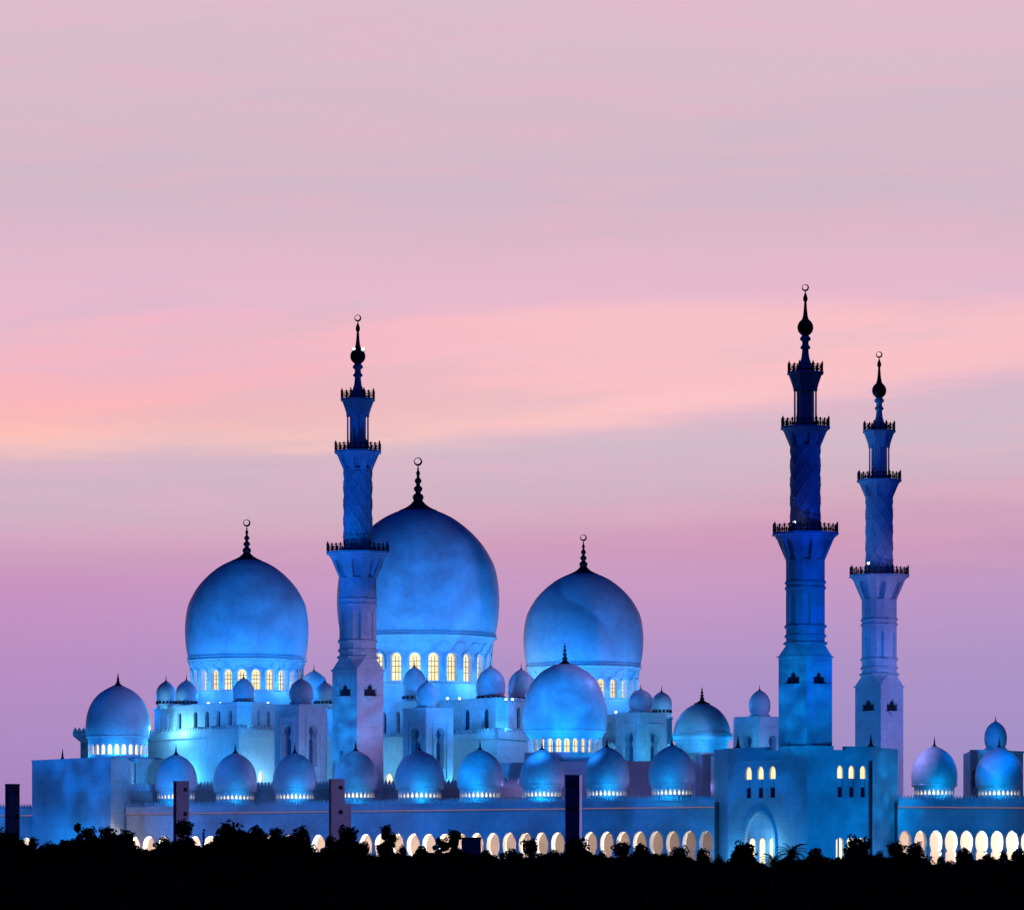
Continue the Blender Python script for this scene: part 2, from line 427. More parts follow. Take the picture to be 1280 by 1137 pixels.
def block(parent, name, pts, z0, z1, back, ops=None, mats=None, crest=None, label=None, wname='window'):
    """building volume on a folded front line pts[(px, d)]; returns the mesh; crest = (band height, merlon height)"""
    pts = [PD(*p) for p in pts]; mb = MB(); ops = ops or {}
    for i in range(len(pts) - 1): wall(mb, pts[i], pts[i + 1], z0, z1, ops.get(i, ()), parent, wname=wname)
    bk = [(pts[-1][0], max(pts[-1][1], max(p[1] for p in pts)) + back), (pts[0][0], max(pts[0][1], max(p[1] for p in pts)) + back)]
    ring = pts + bk; n = len(ring); m = len(pts)
    for i in range(m - 1, n):
        a, b = ring[i], ring[(i + 1) % n]; mb.add([(*a, z0), (*b, z0), (*b, z1), (*a, z1)], [(0, 1, 2, 3)])
    mb.add([(*p, z1 - .004) for p in ring], [tuple(range(n))])
    o = mb.build(name, mats or M['marble'], parent, label=label)
    if crest:
        q = MB(); bh, mh = crest[:2]
        for i in range(m - 1):
            a, b = pts[i], pts[i + 1]; fm, L = flat_map(a, b)
            c = [fm(-.25, 0, -.35), fm(L + .25, 0, -.35), fm(L + .25, 0, .5), fm(-.25, 0, .5)]
            q.prism([(p[0], p[1]) for p in c], z1 - bh + .003 * (i + 1), z1 + .06 + .004 * i)
            merlons(q, a, b, z1 + .05, mh, crest[2] if len(crest) > 2 else .9)
        q.build('parapet', mats or M['marble'], parent)
    return o

# ------------------------------------------------------------------ domes
GREAT = [(.95, 0), (.985, .12), (1, .27), (.988, .41), (.948, .54), (.885, .63), (.805, .715), (.70, .795), (.585, .865), (.45, .93), (.33, .972), (.225, 1.0)]
SMALL = [(.965, 0), (1, .14), (.99, .30), (.945, .45), (.87, .58), (.76, .70), (.60, .81), (.42, .89), (.25, .945), (.11, .985), (.02, 1)]
TURRET = [(.84, 0), (.96, .15), (1, .33), (.97, .50), (.87, .65), (.70, .78), (.48, .88), (.27, .95), (.12, .985), (.02, 1)]
FLAT = [(1.0, 0), (.985, .14), (.94, .32), (.86, .50), (.74, .66), (.58, .80), (.40, .90), (.22, .97), (.10, 1.0)]
FIN_BIG = [(1.0, -.02), (1.0, .012), (.78, .05), (.56, .10), (.40, .15), (.29, .20), (.23, .235), (.27, .27), (.29, .31), (.24, .36), (.15, .385), (.13, .42), (.20, .45), (.23, .49), (.19, .53), (.11, .555), (.10, .60), (.16, .63), (.18, .67), (.14, .71), (.08, .73), (.07, .78), (.10, .81), (.10, .85), (.05, .89), (.04, .95), (.015, 1)]
FIN_SMALL = [(1, 0), (.62, .08), (.36, .2), (.24, .32), (.20, .45), (.22, .52), (.15, .60), (.11, .75), (.06, .9), (.02, 1)]
def finial(parent, x, y, z, r, h, big=False, crescent=0, name='finial'):
    mb = MB(); mb.lathe((x, y, z), [(a * r, b * h) for a, b in (FIN_BIG if big else FIN_SMALL)], 20 if big else 12)
    if crescent:
        n = 40; ro = crescent; th = ro * .22; cz = z + h + ro * .92; vs = []
        for k in range(n):
            a = 2 * math.pi * k / n
            ix, iz = ro * .70 * math.cos(a) - ro * .10, ro * .70 * math.sin(a) + ro * .16
            for yy in (-th, th):
                vs.append((x + ro * math.cos(a), y + yy, cz + ro * math.sin(a))); vs.append((x + ix, y + yy, cz + iz))
        fs = []
        for k in range(n):
            a, b = k * 4, ((k + 1) % n) * 4
            fs += [(a, b, b + 1, a + 1), (a + 2, a + 3, b + 3, b + 2), (a, a + 2, b + 2, b), (a + 1, b + 1, b + 3, a + 3)]
        mb.add(vs, fs)
    return mb.build(name, M['dark_gilt'], parent)
def shell(parent, x, y, z, r, h, prof, seg=56, name='dome', label=None, cut=None, sub=5):
    mb = MB(); pr = [(a * r, b * h) for a, b in spline(prof, sub)]
    mb.lathe((x, y, z), pr, seg)
    return mb, pr
def drum(parent, x, y, z0, z1, rf, n, kind, w, v0, h, dep, pm, phase=0., span=360, bars=None, extra=None, name='drum'):
    """round drum with n real window openings, each window its own mesh"""
    rm = rf((z0 + z1) / 2); us = 1 / rm
    fm = lambda u, v, d: (x + (rf(v) - d) * math.sin(u), y - (rf(v) - d) * math.cos(u), v)
    mb = MB(); st = 2 * math.pi / n; ops = []
    for k in range(n):
        a = phase + k * st; a = (a + math.pi) % (2 * math.pi) - math.pi
        if abs(a) < R(span / 2): ops.append((a, v0, kind, w, h, dep, None))
    ops.sort()
    lo = ops[0][0] - st / 2; hi = ops[-1][0] + st / 2
    wall(mb, None, None, z0, z1, ops, parent, fm, hi, us, st / 2, lo, mg=.06)
    if hi - lo < 2 * math.pi - .01:          # plain back
        k = 14
        for i in range(k):
            a, b = hi + (2 * math.pi - hi + lo) * i / k, hi + (2 * math.pi - hi + lo) * (i + 1) / k
            mb.add([fm(a, z0, 0), fm(b, z0, 0), fm(b, z1, 0), fm(a, z1, 0)], [(0, 1, 2, 3)])
    if extra: extra(mb, fm, us, [o[0] for o in ops], st)
    dr = mb.build(name, M['marble'], parent, origin=(x, y, z0))
    q = MB(); out = outline(kind, w, h); pane(q, fm, 0, v0, out, dep - .012, us)
    if bars:
        nv, hs = bars
        for i in range(1, nv):
            xx = -w / 2 + w * i / nv; bar(q, fm, xx * us, v0, xx * us, v0 + h * .88, dep, us)
        for hh in hs: bar(q, fm, -w / 2 * us, v0 + h * hh, w / 2 * us, v0 + h * hh, dep, us)
    first = None
    for o in ops:
        if first is None: c = first = q.build('window', [M[pm], M['mullion']], dr, origin=(x, y, z0))
        else: c = clone(first, dr)
        c.rotation_euler = (0, 0, o[0])
    return dr
def small_dome(parent, px, d, Rp, top, neck, foot, fin=14, nw=28, lab=None):
    """arcade dome: onion shell with a fluted lit drum; the shell is the part, drum, windows and finial its sub-parts"""
    s = K * d; x, y = PD(px, d); r = Rp * s; zn = Z(neck, d); h = (neck - top) * s
    mb, pr = shell(parent, x, y, zn, r, h, SMALL)
    mb.lathe((x, y, zn), [(r * .965, -.30), (r * .995, -.24), (r * 1.0, -.06), (r * .965, .0)], 56, False, 0, cap=False)      # ledge
    zb = Z(foot, d); ztop = zn - .30; wh = min(1.15, (ztop - zb) * .62)
    zsill = zb + .10
    q = [(r * .87, zsill + wh + .25 - zn), (r * .89, zsill + wh + .45 - zn), (r * .96, -.45), (r * .965, -.30)]
    mb.lathe((x, y, zn), q, 56, True, 0, cap=False)
    dome = mb.build('dome', M['dome'], parent, origin=(x, y, zn), label=lab)
    rr = r * .87; ow = 2 * math.pi * rr / nw * .66
    x_, y_ = x, y
    rf = lambda v: rr
    # sub-parts hang directly under the dome
    fm = lambda u, v, dd: (x + (rr - dd) * math.sin(u), y - (rr - dd) * math.cos(u), v)
    st = 2 * math.pi / nw; us = 1 / rr; ops = [((k - nw / 2 + .5) * st, zsill, 'flame', ow, wh, .35, None) for k in range(nw)]
    dm = MB(); wall(dm, None, None, zb - 2.0, zsill + wh + .25, ops, dome, fm, math.pi, us, st / 2, -math.pi, mg=.03)
    dm.build('drum', M['marble'], dome)
    w = MB(); pane(w, fm, 0, zsill, outline('flame', ow, wh), .33, us)
    first = None
    for o in ops:
        if abs(o[0]) > R(105): continue
        if first is None: c = first = w.build('window', M['litwhite'], dome, origin=(x, y, zn))
        else: c = clone(first, dome)
        c.rotation_euler = (0, 0, o[0])
    finial(dome, x, y, zn + h - .25, 5 * s, fin * s)
    return dome
def turret(parent, px, d, Rp, top, foot, fin=9, crest=True, lab=None):
    s = K * d; x, y = PD(px, d); r = Rp * s; zf = Z(foot, d); zn = zf + 3.2 * s; h = Z(top, d) - zn
    mb, pr = shell(parent, x, y, zn, r, h, TURRET, 40)
    mb.lathe((x, y, zf), [(r * .90, -.8), (r * .90, .0), (r * 1.0, .05), (r * 1.0, .25), (r * .84, .30), (r * .84, zn - zf)], 40, False, 0, cap=False)
    if crest:                           # little battlements round the foot, their shadow put in as dark colour
        for k in range(16):
            a = 2 * math.pi * (k + .5) / 16
            mb.box((x + r * .96 * math.sin(a), y - r * .96 * math.cos(a), zf + .25 + 1.6 * s), (r * .18, .25, 3.6 * s), a, 1)
    o = mb.build('turret_dome', [M['dome'], M['rail']], parent, origin=(x, y, zf), label=lab)
    finial(o, x, y, zn + h - .15, 2.6 * s, fin * s)
    return o
def core(mb, c, rad, rng, flat=1.0):
    n = 8; pr = [(rad * math.sin(math.pi * k / n), -rad * flat * math.cos(math.pi * k / n)) for k in range(n + 1)]
    mb.lathe(c, pr, 10, True, mod=lambda r, a, z: r * (1 + .12 * math.sin(a * 3 + z * 2)), cap=False)
def fixtures(parent, pts, k=1.0):
    for px, py, d in pts:
        q = MB(); x, y = PD(px, d); z = Z(py, d)
        q.box((x, y + .3, z), (.55 * k, .5, .45 * k)); core(q, (x, y + .02, z + .05), .24 * k, None); n_ = 80; q.mi[-n_:] = [1] * n_; q.box((x, y + .3, z - .42), (.16, .16, .5))
        q.build('floodlight', [M['rail'], M['fixture']], parent)

# ------------------------------------------------------------------ ground
def ground_z(y):
    sm = lambda a, b, q: (lambda k: k * k * (3 - 2 * k))(min(1, max(0, (q - a) / (b - a))))
    return -2 + 16.2 * sm(560, 930, y) - 15 * sm(1400, 2000, y)
g = MB(); xs = [-9000, -3000, -1200, -600, -300, -150, 0, 150, 300, 600, 1200, 3000, 9000]; ysl = list(range(-300, 560, 100)) + list(range(560, 960, 20)) + [960, 1100, 1250, 1400, 1500, 1600, 1700, 1800, 1900, 2000, 3000, 6000, 14000, 25000]
vs = [(x, y, ground_z(y)) for y in ysl for x in xs]; nx = len(xs)
g.add(vs, [(j * nx + i, j * nx + i + 1, (j + 1) * nx + i + 1, (j + 1) * nx + i) for j in range(len(ysl) - 1) for i in range(nx - 1)], 0, True)
go = g.build('ground', M['ground']); go['kind'] = 'structure'
GZ = 14.2
p = MB(); p.prism([(-220, 960), (220, 960), (220, 1250), (-220, 1250)], GZ - .3, GZ + .05)
po = p.build('terrace', M['pave']); po['kind'] = 'structure'
BASE = GZ + .05

# ------------------------------------------------------------------ minarets
def poly_map(x, y, rf, n, rot=0.0):
    """n-sided wall; rf gives the apothem; face centres at rot + k*2pi/n"""
    st = 2 * math.pi / n
    def fm(u, v, d):
        q = ((u - rot + st / 2) % st) - st / 2; r = rf(v) / math.cos(q) - d
        return (x + r * math.sin(u), y - r * math.cos(u), v)
    return fm
def build_minaret(px, d, label):
    x, y = PD(px, d); s = .15; z = lambda py: (HZ - py) * s
    T = thing('minaret', label, 'minaret', (x, y, BASE), 'minarets of the mosque')
    c = 33.5 * s; zt = z(820)
    cor = [(x - c, y), (x, y - c), (x + c, y), (x, y + c)]
    mb = MB()
    for i in range(4):
        a, b = cor[i], cor[(i + 1) % 4]; L = math.hypot(b[0] - a[0], b[1] - a[1])
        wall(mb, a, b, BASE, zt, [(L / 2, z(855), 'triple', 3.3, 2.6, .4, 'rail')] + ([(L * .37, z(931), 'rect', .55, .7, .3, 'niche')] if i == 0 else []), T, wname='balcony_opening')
    # string course and chamfer from square to octagon
    def sq(k): return [(x - k, y), (x, y - k), (x + k, y), (x, y + k)]
    o1, o2 = sq(c + .32), sq(c - .02)
    mb.prism(o1, zt - .28, zt + .02)
    r8 = 24 * s / math.cos(math.pi / 8); oc = [(x + r8 * math.sin(R(22.5 + 45 * k)), y - r8 * math.cos(R(22.5 + 45 * k))) for k in range(8)]
    zo = z(806)
    # corner k of the square (left, front, right, back) sits at angle -90, 0, 90, 180
    cs = {0: (x, y - c), 2: (x + c, y), 4: (x, y + c), 6: (x - c, y)}
    for k in (0, 2, 4, 6):
        a = oc[(k - 1) % 8]; b = oc[k % 8]; p0 = cs[k]
        mb.add([(*p0, zt + .015), (*b, zo), (*a, zo)], [(0, 1, 2)])
        p1 = cs[(k + 2) % 8]; e = oc[(k + 1) % 8]
        mb.add([(*p0, zt + .015), (*p1, zt + .015), (*e, zo), (*b, zo)], [(0, 1, 2, 3)])
    base = mb.build('square_base', M['marble'], T)
    for i in range(4):
        a, b = cor[i], cor[(i + 1) % 4]; mx, my = (a[0] + b[0]) / 2, (a[1] + b[1]) / 2
        n = Vector((mx - x, my - y)).normalized(); rz = math.atan2(n.x, -n.y)
        q = MB(); q.box((mx + n.x * .42, my + n.y * .42, z(856.2)), (3.6, .84, .26), rz)
        ca = []
        for lev, hw, out in ((0, 1.5, .72), (-.45, 1.0, .48), (-.9, .35, .12)):
            tx, ty = -n.y, n.x
            ca.append([(mx + tx * hw, my + ty * hw), (mx + n.x * out + tx * hw * .6, my + n.y * out + ty * hw * .6), (mx + n.x * out - tx * hw * .6, my + n.y * out - ty * hw * .6), (mx - tx * hw, my - ty * hw)])
        vs = [(*p, z(857.1) + l) for r_, l in zip(ca, (0, -.45, -.9)) for p in r_]
        q.add(vs, [(i_ * 4 + k, i_ * 4 + k + 1, i_ * 4 + 5 + k, i_ * 4 + 4 + k) for i_ in range(2) for k in range(3)] + [(8, 9, 10, 11)])
        q.build('balcony_ledge', M['marble'], base)
    # octagonal stage
    mb = MB(); ap = 24 * s; st = math.pi / 4
    fm = poly_map(x, y, lambda v: ap, 8)
    ops = [(k * st, z(781), 'rect', 9.5 * s, 36 * s, .35, 'marble') for k in range(-4, 4)]
    wall(mb, None, None, zo, z(701), ops, T, fm, math.pi - st / 2, 1 / ap, st / 2, -math.pi - st / 2, mg=.1, wname='blind_panel')
    for py, w in ((804, .5), (795, .28), (783, .32), (735, .22), (728, .22)):
        r_ = (ap + .01) / math.cos(math.pi / 8); zz = z(py)
        mb.lathe((x, y, zz), [(r_, -.28), (r_ + w, -.14), (r_ + w, .14), (r_, .28)], 8, False, rot=R(22.5), cap=False)
    mb.build('octagonal_stage', M['marble'], T)
    # three flared balcony capitals
    def capital(py0, py1, r0, r1, pw, nh, ntop, nbot, nw):
        z0, z1 = z(py0), z(py1); mb = MB()
        rf = lambda v: (r0 + (r1 - r0) * max(0, min(1, (v - z0) / (z1 - z0))) ** pw) * s
        fm = poly_map(x, y, rf, 8)
        if nw:
            ops = [(k * st, z(nbot), 'round', nw * s, (nbot - ntop) * s, .75, 'marble') for k in range(-4, 4)]
            # slices keep the flare curved
            wall(mb, None, None, z0, z1, ops, T, fm, math.pi - st / 2, 1 / (.5 * (r0 + r1) * s), st / 2, -math.pi - st / 2, mg=.05, wname='balcony_niche')
        else:
            prof = [(rf(z0 + (z1 - z0) * k / 6) / math.cos(math.pi / 8), (z1 - z0) * k / 6) for k in range(7)]
            mb.lathe((x, y, z0), prof, 8, False, rot=R(22.5), cap=False)
        rr = rf(z1) / math.cos(math.pi / 8)
        mb.lathe((x, y, z1), [(rr, -.02), (rr + .28, .05), (rr + .28, .42), (rr, .5)], 8, False, rot=R(22.5))
        mb.build('balcony', M['marble'], T)
        return z1 + .5, rr
    def railing(zb, rr, h, nb):
        q = MB(); vv = [(x + rr * math.sin(R(22.5 + 45 * k)), y - rr * math.cos(R(22.5 + 45 * k))) for k in range(8)]
        for k in range(8):
            a, b = vv[k], vv[(k + 1) % 8]; L = math.hypot(b[0] - a[0], b[1] - a[1]); rz = math.atan2(b[1] - a[1], b[0] - a[0])
            m = ((a[0] + b[0]) / 2, (a[1] + b[1]) / 2)
            q.box((*m, zb + h * .80), (L, .12, .12), rz); q.box((*m, zb + h * .16), (L, .12, .2), rz)
            q.box((*a, zb + h * .5), (.34, .34, h), rz); q.lathe((*a, zb + h), [(.17, 0), (.2, .1), (.08, .3), (.02, .5)], 6)
            for i in range(nb):
                f0, f1 = i / nb, (i + 1) / nb; p0 = (a[0] + (b[0] - a[0]) * f0, a[1] + (b[1] - a[1]) * f0); p1 = (a[0] + (b[0] - a[0]) * f1, a[1] + (b[1] - a[1]) * f1)
                q.tube((*p0, zb + h * .18), (*p1, zb + h * .78), .06, seg=4); q.tube((*p1, zb + h * .18), (*p0, zb + h * .78), .06, seg=4)
                if i: q.box((*p0, zb + h * .5), (.2, .2, h * 1.02), rz)
        q.build('railing', M['rail'], T)
    zb, rr = capital(702, 669, 24, 39.0, 1.75, 0, 675, 700, 13); railing(zb, rr, 1.55, 4)
    # latticed round shaft
    mb = MB(); r0 = 18.4 * s; zA, zB = z(669), z(557); n = 60; seg = 72
    def lat(rr, a, zz):
        p0 = (a * 8 / (2 * math.pi) + zz / 3.3) % 1; p1 = (a * 8 / (2 * math.pi) - zz / 3.3) % 1
        rid = max(1 - min(p0, 1 - p0) * 7.5, 1 - min(p1, 1 - p1) * 7.5, 0)
        return rr + .20 * rid if 1.5 < zz < zB - zA - .5 else rr
    mb.lathe((x, y, zA), [(r0, (zB - zA) * k / n) for k in range(n + 1)], seg, False, mod=lat)
    mb.lathe((x, y, zA), [(r0 + .1, 0), (r0 + .45, .1), (r0 + .45, 1.3), (r0 + .1, 1.5)], 32, False, cap=False)
    mb.build('round_shaft', M['marble'], T)
    zb, rr = capital(559, 536.5, 19, 28.6, 1.4, 0, 541, 557, 9); railing(zb, rr, 1.5, 3)
    # open lantern
    mb = MB(); zA, zB = z(533), z(486)
    mb.lathe((x, y, zA), [(13.6 * s, 0), (13.6 * s, .6), (9.6 * s, .8), (8.8 * s, 1.2), (8.8 * s, zB - zA - .5), (12 * s, zB - zA)], 24, False)
    lan = mb.build('lantern', M['marble'], T)
    for k in range(8):
        a = R(45 * k); q = MB(); q.lathe((x + 13.2 * s * math.sin(a), y - 13.2 * s * math.cos(a), zA + .5), [(.3, 0), (.3, .35), (.17, .5), (.16, zB - zA - 1.1), (.3, zB - zA - .7), (.3, zB - zA - .5)], 8)
        q.build('column', M['marble'], lan)
    zb, rr = capital(488, 468, 14.4, 20.6, 1.25, 0, 0, 0, 0); railing(zb, rr, 1.5, 2)
    # spire, then gilded ball and crescent with backlit darkness put into their colour
    mb = MB(); mb.lathe((x, y, 0), [(a * s, z(b)) for a, b in ((12, 468), (12, 463), (10, 459), (7, 453), (5, 447), (4.3, 441), (4, 437), (6.2, 435.4), (6.2, 433.6), (4.2, 431), (4, 427), (6.6, 425), (6.8, 422.5), (4.6, 420), (4, 417))], 24)
    mb.build('spire', M['marble'], T)
    mb = MB(); mb.lathe((x, y, 0), [(a * s, z(b)) for a, b in ((3, 420), (6, 418), (9, 414.5), (10.1, 410), (9.6, 406), (7.4, 402), (4.2, 399), (3.1, 395), (2.2, 388), (1.7, 380), (1.5, 377.5), (2.6, 375.5), (3.0, 373), (2.2, 370), (1.1, 367), (.35, 363.5))], 24)
    fo = mb.build('gilded_finial', M['dark_gilt'], T)
    q = MB(); cr = 4.5 * s; n = 40; zc = z(359.6); vs = []
    for k in range(n):
        a = 2 * math.pi * k / n; ix, iz = cr * .70 * math.cos(a) - cr * .10, cr * .70 * math.sin(a) + cr * .16
        for yy in (-.14, .14): vs += [(x + cr * math.cos(a), y + yy, zc + cr * math.sin(a)), (x + ix, y + yy, zc + iz)]
    fs = []
    for k in range(n):
        a, b = k * 4, ((k + 1) % n) * 4
        fs += [(a, b, b + 1, a + 1), (a + 2, a + 3, b + 3, b + 2), (a, a + 2, b + 2, b), (a + 1, b + 1, b + 3, a + 3)]
    q.add(vs, fs); q.build('crescent', M['dark_gilt'], fo)
    return T
MA = build_minaret(1006.7, 1000, 'tallest dark blue minaret rising behind the gatehouse with three lit windows each side')
index_children()
MBm = clone_tree(MA); MBm['label'] = 'minaret with one blue and one lavender side in front of the largest dome'
MBm.location = (X(447.3, 1048), 1048, BASE); MBm.rotation_euler = (0, 0, R(0)); ORG[MBm.name] = Vector(MBm.location)
MDm = clone_tree(MA); MDm['label'] = 'pale lavender minaret, shortest in view, standing just right of the gatehouse'
MDm.location = (X(1099, 1112), 1112, BASE); ORG[MDm.name] = Vector(MDm.location)
fixtures(MA, [(993, 652.5, 996)], 1.1); fixtures(MDm, [(1085.5, 704, 1108)], 1.1)
fixtures(MBm, [(442.5, 436.5, 1047.5), (454, 436.5, 1047.5)], 1.2)

# ------------------------------------------------------------------ front arcades
def arcade(pts, label, first, step, doms, zcrest=(994, 1000), back=14, ndom=None, lampw=(3800, 430), lampcol=WARM, dref=None):
    """one straight wing from pts[0] to pts[1] (px, depth); arches at px first + k*step at the depth line"""
    (pa, da), (pb, db) = pts; dref = dref or (da if da < db else db)
    P0, P1 = PD(pa, da), PD(pb, db)
    z = lambda py: Z(py, dref)
    T = thing('arcade_wing', label, 'arcade', ((P0[0] + P1[0]) / 2, (P0[1] + P1[1]) / 2, BASE), 'arcaded outer wings')
    fm, L = flat_map(P0, P1)
    n = max(1, round(L / step)); st = L / n; aw = st * .82
    zt = z(1037.5); zb = BASE; z1 = z(1000); rise = zt - zb
    mb = MB(); ops = [((k + .5) * st, zb, 'moorish', aw, rise, 1.8, None) for k in range(n)]
    wall(mb, P0, P1, zb, z1, ops, T, mg=.03)
    # moulded rim round every arch
    for o in ops: ribbon(mb, fm, [(o[0] + a, o[1] + b) for a, b in outline('moorish', aw + .22, rise + .12)[2:-2]], .16, .10)
    mb.build('front_wall', M['marble'], T)
    # gallery behind the arches: back wall, ceiling, floor, roof slab
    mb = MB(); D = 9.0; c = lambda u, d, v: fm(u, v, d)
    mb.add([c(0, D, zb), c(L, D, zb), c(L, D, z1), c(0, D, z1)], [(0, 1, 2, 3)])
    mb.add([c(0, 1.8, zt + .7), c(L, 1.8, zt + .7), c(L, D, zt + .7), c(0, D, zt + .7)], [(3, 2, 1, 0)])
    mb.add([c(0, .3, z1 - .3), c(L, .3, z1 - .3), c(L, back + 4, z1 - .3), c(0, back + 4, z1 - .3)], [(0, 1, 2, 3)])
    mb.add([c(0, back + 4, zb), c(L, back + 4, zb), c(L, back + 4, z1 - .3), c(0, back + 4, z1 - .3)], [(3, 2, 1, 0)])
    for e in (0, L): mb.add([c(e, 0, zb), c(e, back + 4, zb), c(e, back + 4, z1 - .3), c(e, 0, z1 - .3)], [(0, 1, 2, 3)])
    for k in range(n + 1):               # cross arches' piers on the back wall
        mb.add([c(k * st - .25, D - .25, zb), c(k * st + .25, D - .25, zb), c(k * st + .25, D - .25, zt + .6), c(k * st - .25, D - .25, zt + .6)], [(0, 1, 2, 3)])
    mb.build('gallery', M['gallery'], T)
    mb = MB(); q = [c(0, -.30, 0), c(L, -.30, 0), c(L, .6, 0), c(0, .6, 0)]
    mb.prism([(p_[0], p_[1]) for p_ in q], z(1007.5), z1 + .03)
    q = [c(0, -.45, 0), c(L, -.45, 0), c(L, .5, 0), c(0, .5, 0)]
    mb.prism([(p_[0], p_[1]) for p_ in q], z1 + .03, z1 + .16)
    merlons(mb, P0, P1, z1 + .15, z(993.6) - z1, .60, .3)
    mb.build('parapet', M['marble'], T)
    mb = MB(); q = [c(0.02, -.42, 0), c(L - .02, -.42, 0), c(L - .02, .1, 0), c(0.02, .1, 0)]
    mb.prism([(p_[0], p_[1]) for p_ in q], z(1010.6), z(1008.9)); mb.build('cornice', M['peach'], T)
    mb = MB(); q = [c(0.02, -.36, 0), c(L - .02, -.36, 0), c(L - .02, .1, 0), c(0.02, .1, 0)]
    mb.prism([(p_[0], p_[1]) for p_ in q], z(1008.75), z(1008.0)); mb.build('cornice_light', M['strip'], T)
    for k in range(1 if pa > 1000 else 0, n - 1):
        f = (k + .5) / n; p_ = fm((k + 1.0) * st, zt - 1.6, 2.35); lamp('POINT', p_, lampw[0] * (lampw[1] / lampw[0]) ** f * random.uniform(.6, 1.45), lampcol, .2)
    for args in doms:
        small_dome(T, *args)
    return T, fm, L
dF = lambda px: 1000 + 50 * (890 - px) / 732
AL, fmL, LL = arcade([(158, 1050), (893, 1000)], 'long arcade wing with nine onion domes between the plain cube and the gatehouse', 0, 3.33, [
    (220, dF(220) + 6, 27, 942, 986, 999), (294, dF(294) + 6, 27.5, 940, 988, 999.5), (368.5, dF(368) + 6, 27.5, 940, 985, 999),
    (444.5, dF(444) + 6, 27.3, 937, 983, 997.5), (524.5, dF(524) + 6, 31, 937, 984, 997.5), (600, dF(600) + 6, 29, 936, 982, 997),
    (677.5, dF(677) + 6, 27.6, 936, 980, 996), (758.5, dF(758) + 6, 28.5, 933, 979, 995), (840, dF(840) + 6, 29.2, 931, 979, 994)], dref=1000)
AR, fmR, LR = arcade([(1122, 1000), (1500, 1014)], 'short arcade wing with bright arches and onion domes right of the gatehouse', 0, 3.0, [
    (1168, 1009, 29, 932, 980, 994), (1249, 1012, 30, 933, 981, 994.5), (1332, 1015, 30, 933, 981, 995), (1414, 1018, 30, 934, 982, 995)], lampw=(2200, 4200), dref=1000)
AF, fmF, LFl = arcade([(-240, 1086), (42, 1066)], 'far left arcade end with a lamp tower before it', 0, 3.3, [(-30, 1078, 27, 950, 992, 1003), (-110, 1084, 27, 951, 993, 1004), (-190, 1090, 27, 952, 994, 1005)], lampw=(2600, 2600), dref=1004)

# inner courtyard wall behind the front domes
def inner_wall(pts, label, y0, y1):
    a, b = pts; T = thing('courtyard_wall', label, 'wall', (X((a[0] + b[0]) / 2, a[1]), (a[1] + b[1]) / 2, BASE))
    P0, P1 = PD(*a), PD(*b); mb = MB(); fm, L = flat_map(P0, P1); z1 = Z(y1, 1050)
    q = [fm(0, 0, 0), fm(L, 0, 0), fm(L, 0, 1), fm(0, 0, 1)]; mb.prism([(p_[0], p_[1]) for p_ in q], BASE, z1 - .3)
    mb.build('wall', M['peach'], T)
    mb = MB(); q = [fm(0, 0, -.25), fm(L, 0, -.25), fm(L, 0, .8), fm(0, 0, .8)]; mb.prism([(p_[0], p_[1]) for p_ in q], z1 - .3, z1 + .5)
    merlons(mb, P0, P1, z1 + .5, .95, .72, .3); mb.build('parapet', M['marble'], T)
inner_wall([(160, 1066), (655, 1040)], 'inner courtyard wall with dark cresting seen between the arcade domes', 985, 983)

# ------------------------------------------------------------------ plain corner cube on the left
T = thing('corner_block', 'plain blue windowless cube at the left end of the long arcade', 'building', (X(100, 1056), 1056, BASE))
block(T, 'wall', [(40, 1064), (138.5, 1044), (158.5, 1051)], BASE, Z(948, 1050), 14)
mb = MB(); pts = [PD(40, 1064), PD(138.5, 1044), PD(158.5, 1051)]
def coping(parent, pts, z, h=.35, out=.12, back=14):
    mb = MB()
    for a, b in zip(pts, pts[1:]):
        fm, L = flat_map(a, b); q = [fm(-.05, 0, -out), fm(L + .05, 0, -out), fm(L + .05, 0, .8), fm(-.05, 0, .8)]
        mb.prism([(p_[0], p_[1]) for p_ in q], z - h * .4, z + h * .6 + random.uniform(0, .01))
    return mb.build('coping', M['marble'], parent)
coping(T, pts, Z(948, 1050))
finial(T, X(75.5, 1056), 1061, Z(948, 1050), 1.0, 2.4)

# domed pavilion behind it
T = thing('domed_pavilion', 'blue dome on a ring of small lit windows behind the left cube', 'building', (X(147, 1105), 1105, BASE))
d = 1105; s = K * d; x, y = PD(147.5, d); zn = Z(920, d)
block(T, 'lower_wall', [(100, 1100), (147, 1086), (200, 1098)], BASE, Z(945, 1090), 20)
block(T, 'rear_wall', [(100.5, 1124), (150, 1120), (190, 1124)], BASE, Z(925, 1122), 12)
mb = MB(); P0, P1 = PD(91, 1121), PD(160, 1117); fm, L = flat_map(P0, P1); q = [fm(0, 0, 0), fm(L, 0, 0), fm(L, 0, 12), fm(0, 0, 12)]
zz = Z(925, 1122); q2 = [fm(1.6, 0, 1.0), fm(L, 0, 1.0), fm(L, 0, 12), fm(1.6, 0, 12)]
mb.add([(a[0], a[1], zz - .6) for a in q2] + [(a[0], a[1], zz + .9) for a in q], [(0, 1, 5, 4), (3, 0, 4, 7), (1, 2, 6, 5), (2, 3, 7, 6), (4, 5, 6, 7)])
mb.prism([(a[0], a[1]) for a in q], zz + .905, zz + 1.9); merlons(mb, P0, P1, zz + 1.9, .8, .9); mb.build('parapet', M['marble'], T)
mb, _ = shell(T, x, y, zn, 40.5 * s, 65 * s, SMALL)
mb.lathe((x, y, zn), [(38.2 * s, -.4), (39.6 * s, -.3), (39.8 * s, -.05), (39 * s, .02)], 56, False, cap=False)
dm = mb.build('dome', M['dome'], T, origin=(x, y, zn)); finial(dm, x, y, zn + 65 * s - .4, 8 * s, 17 * s)
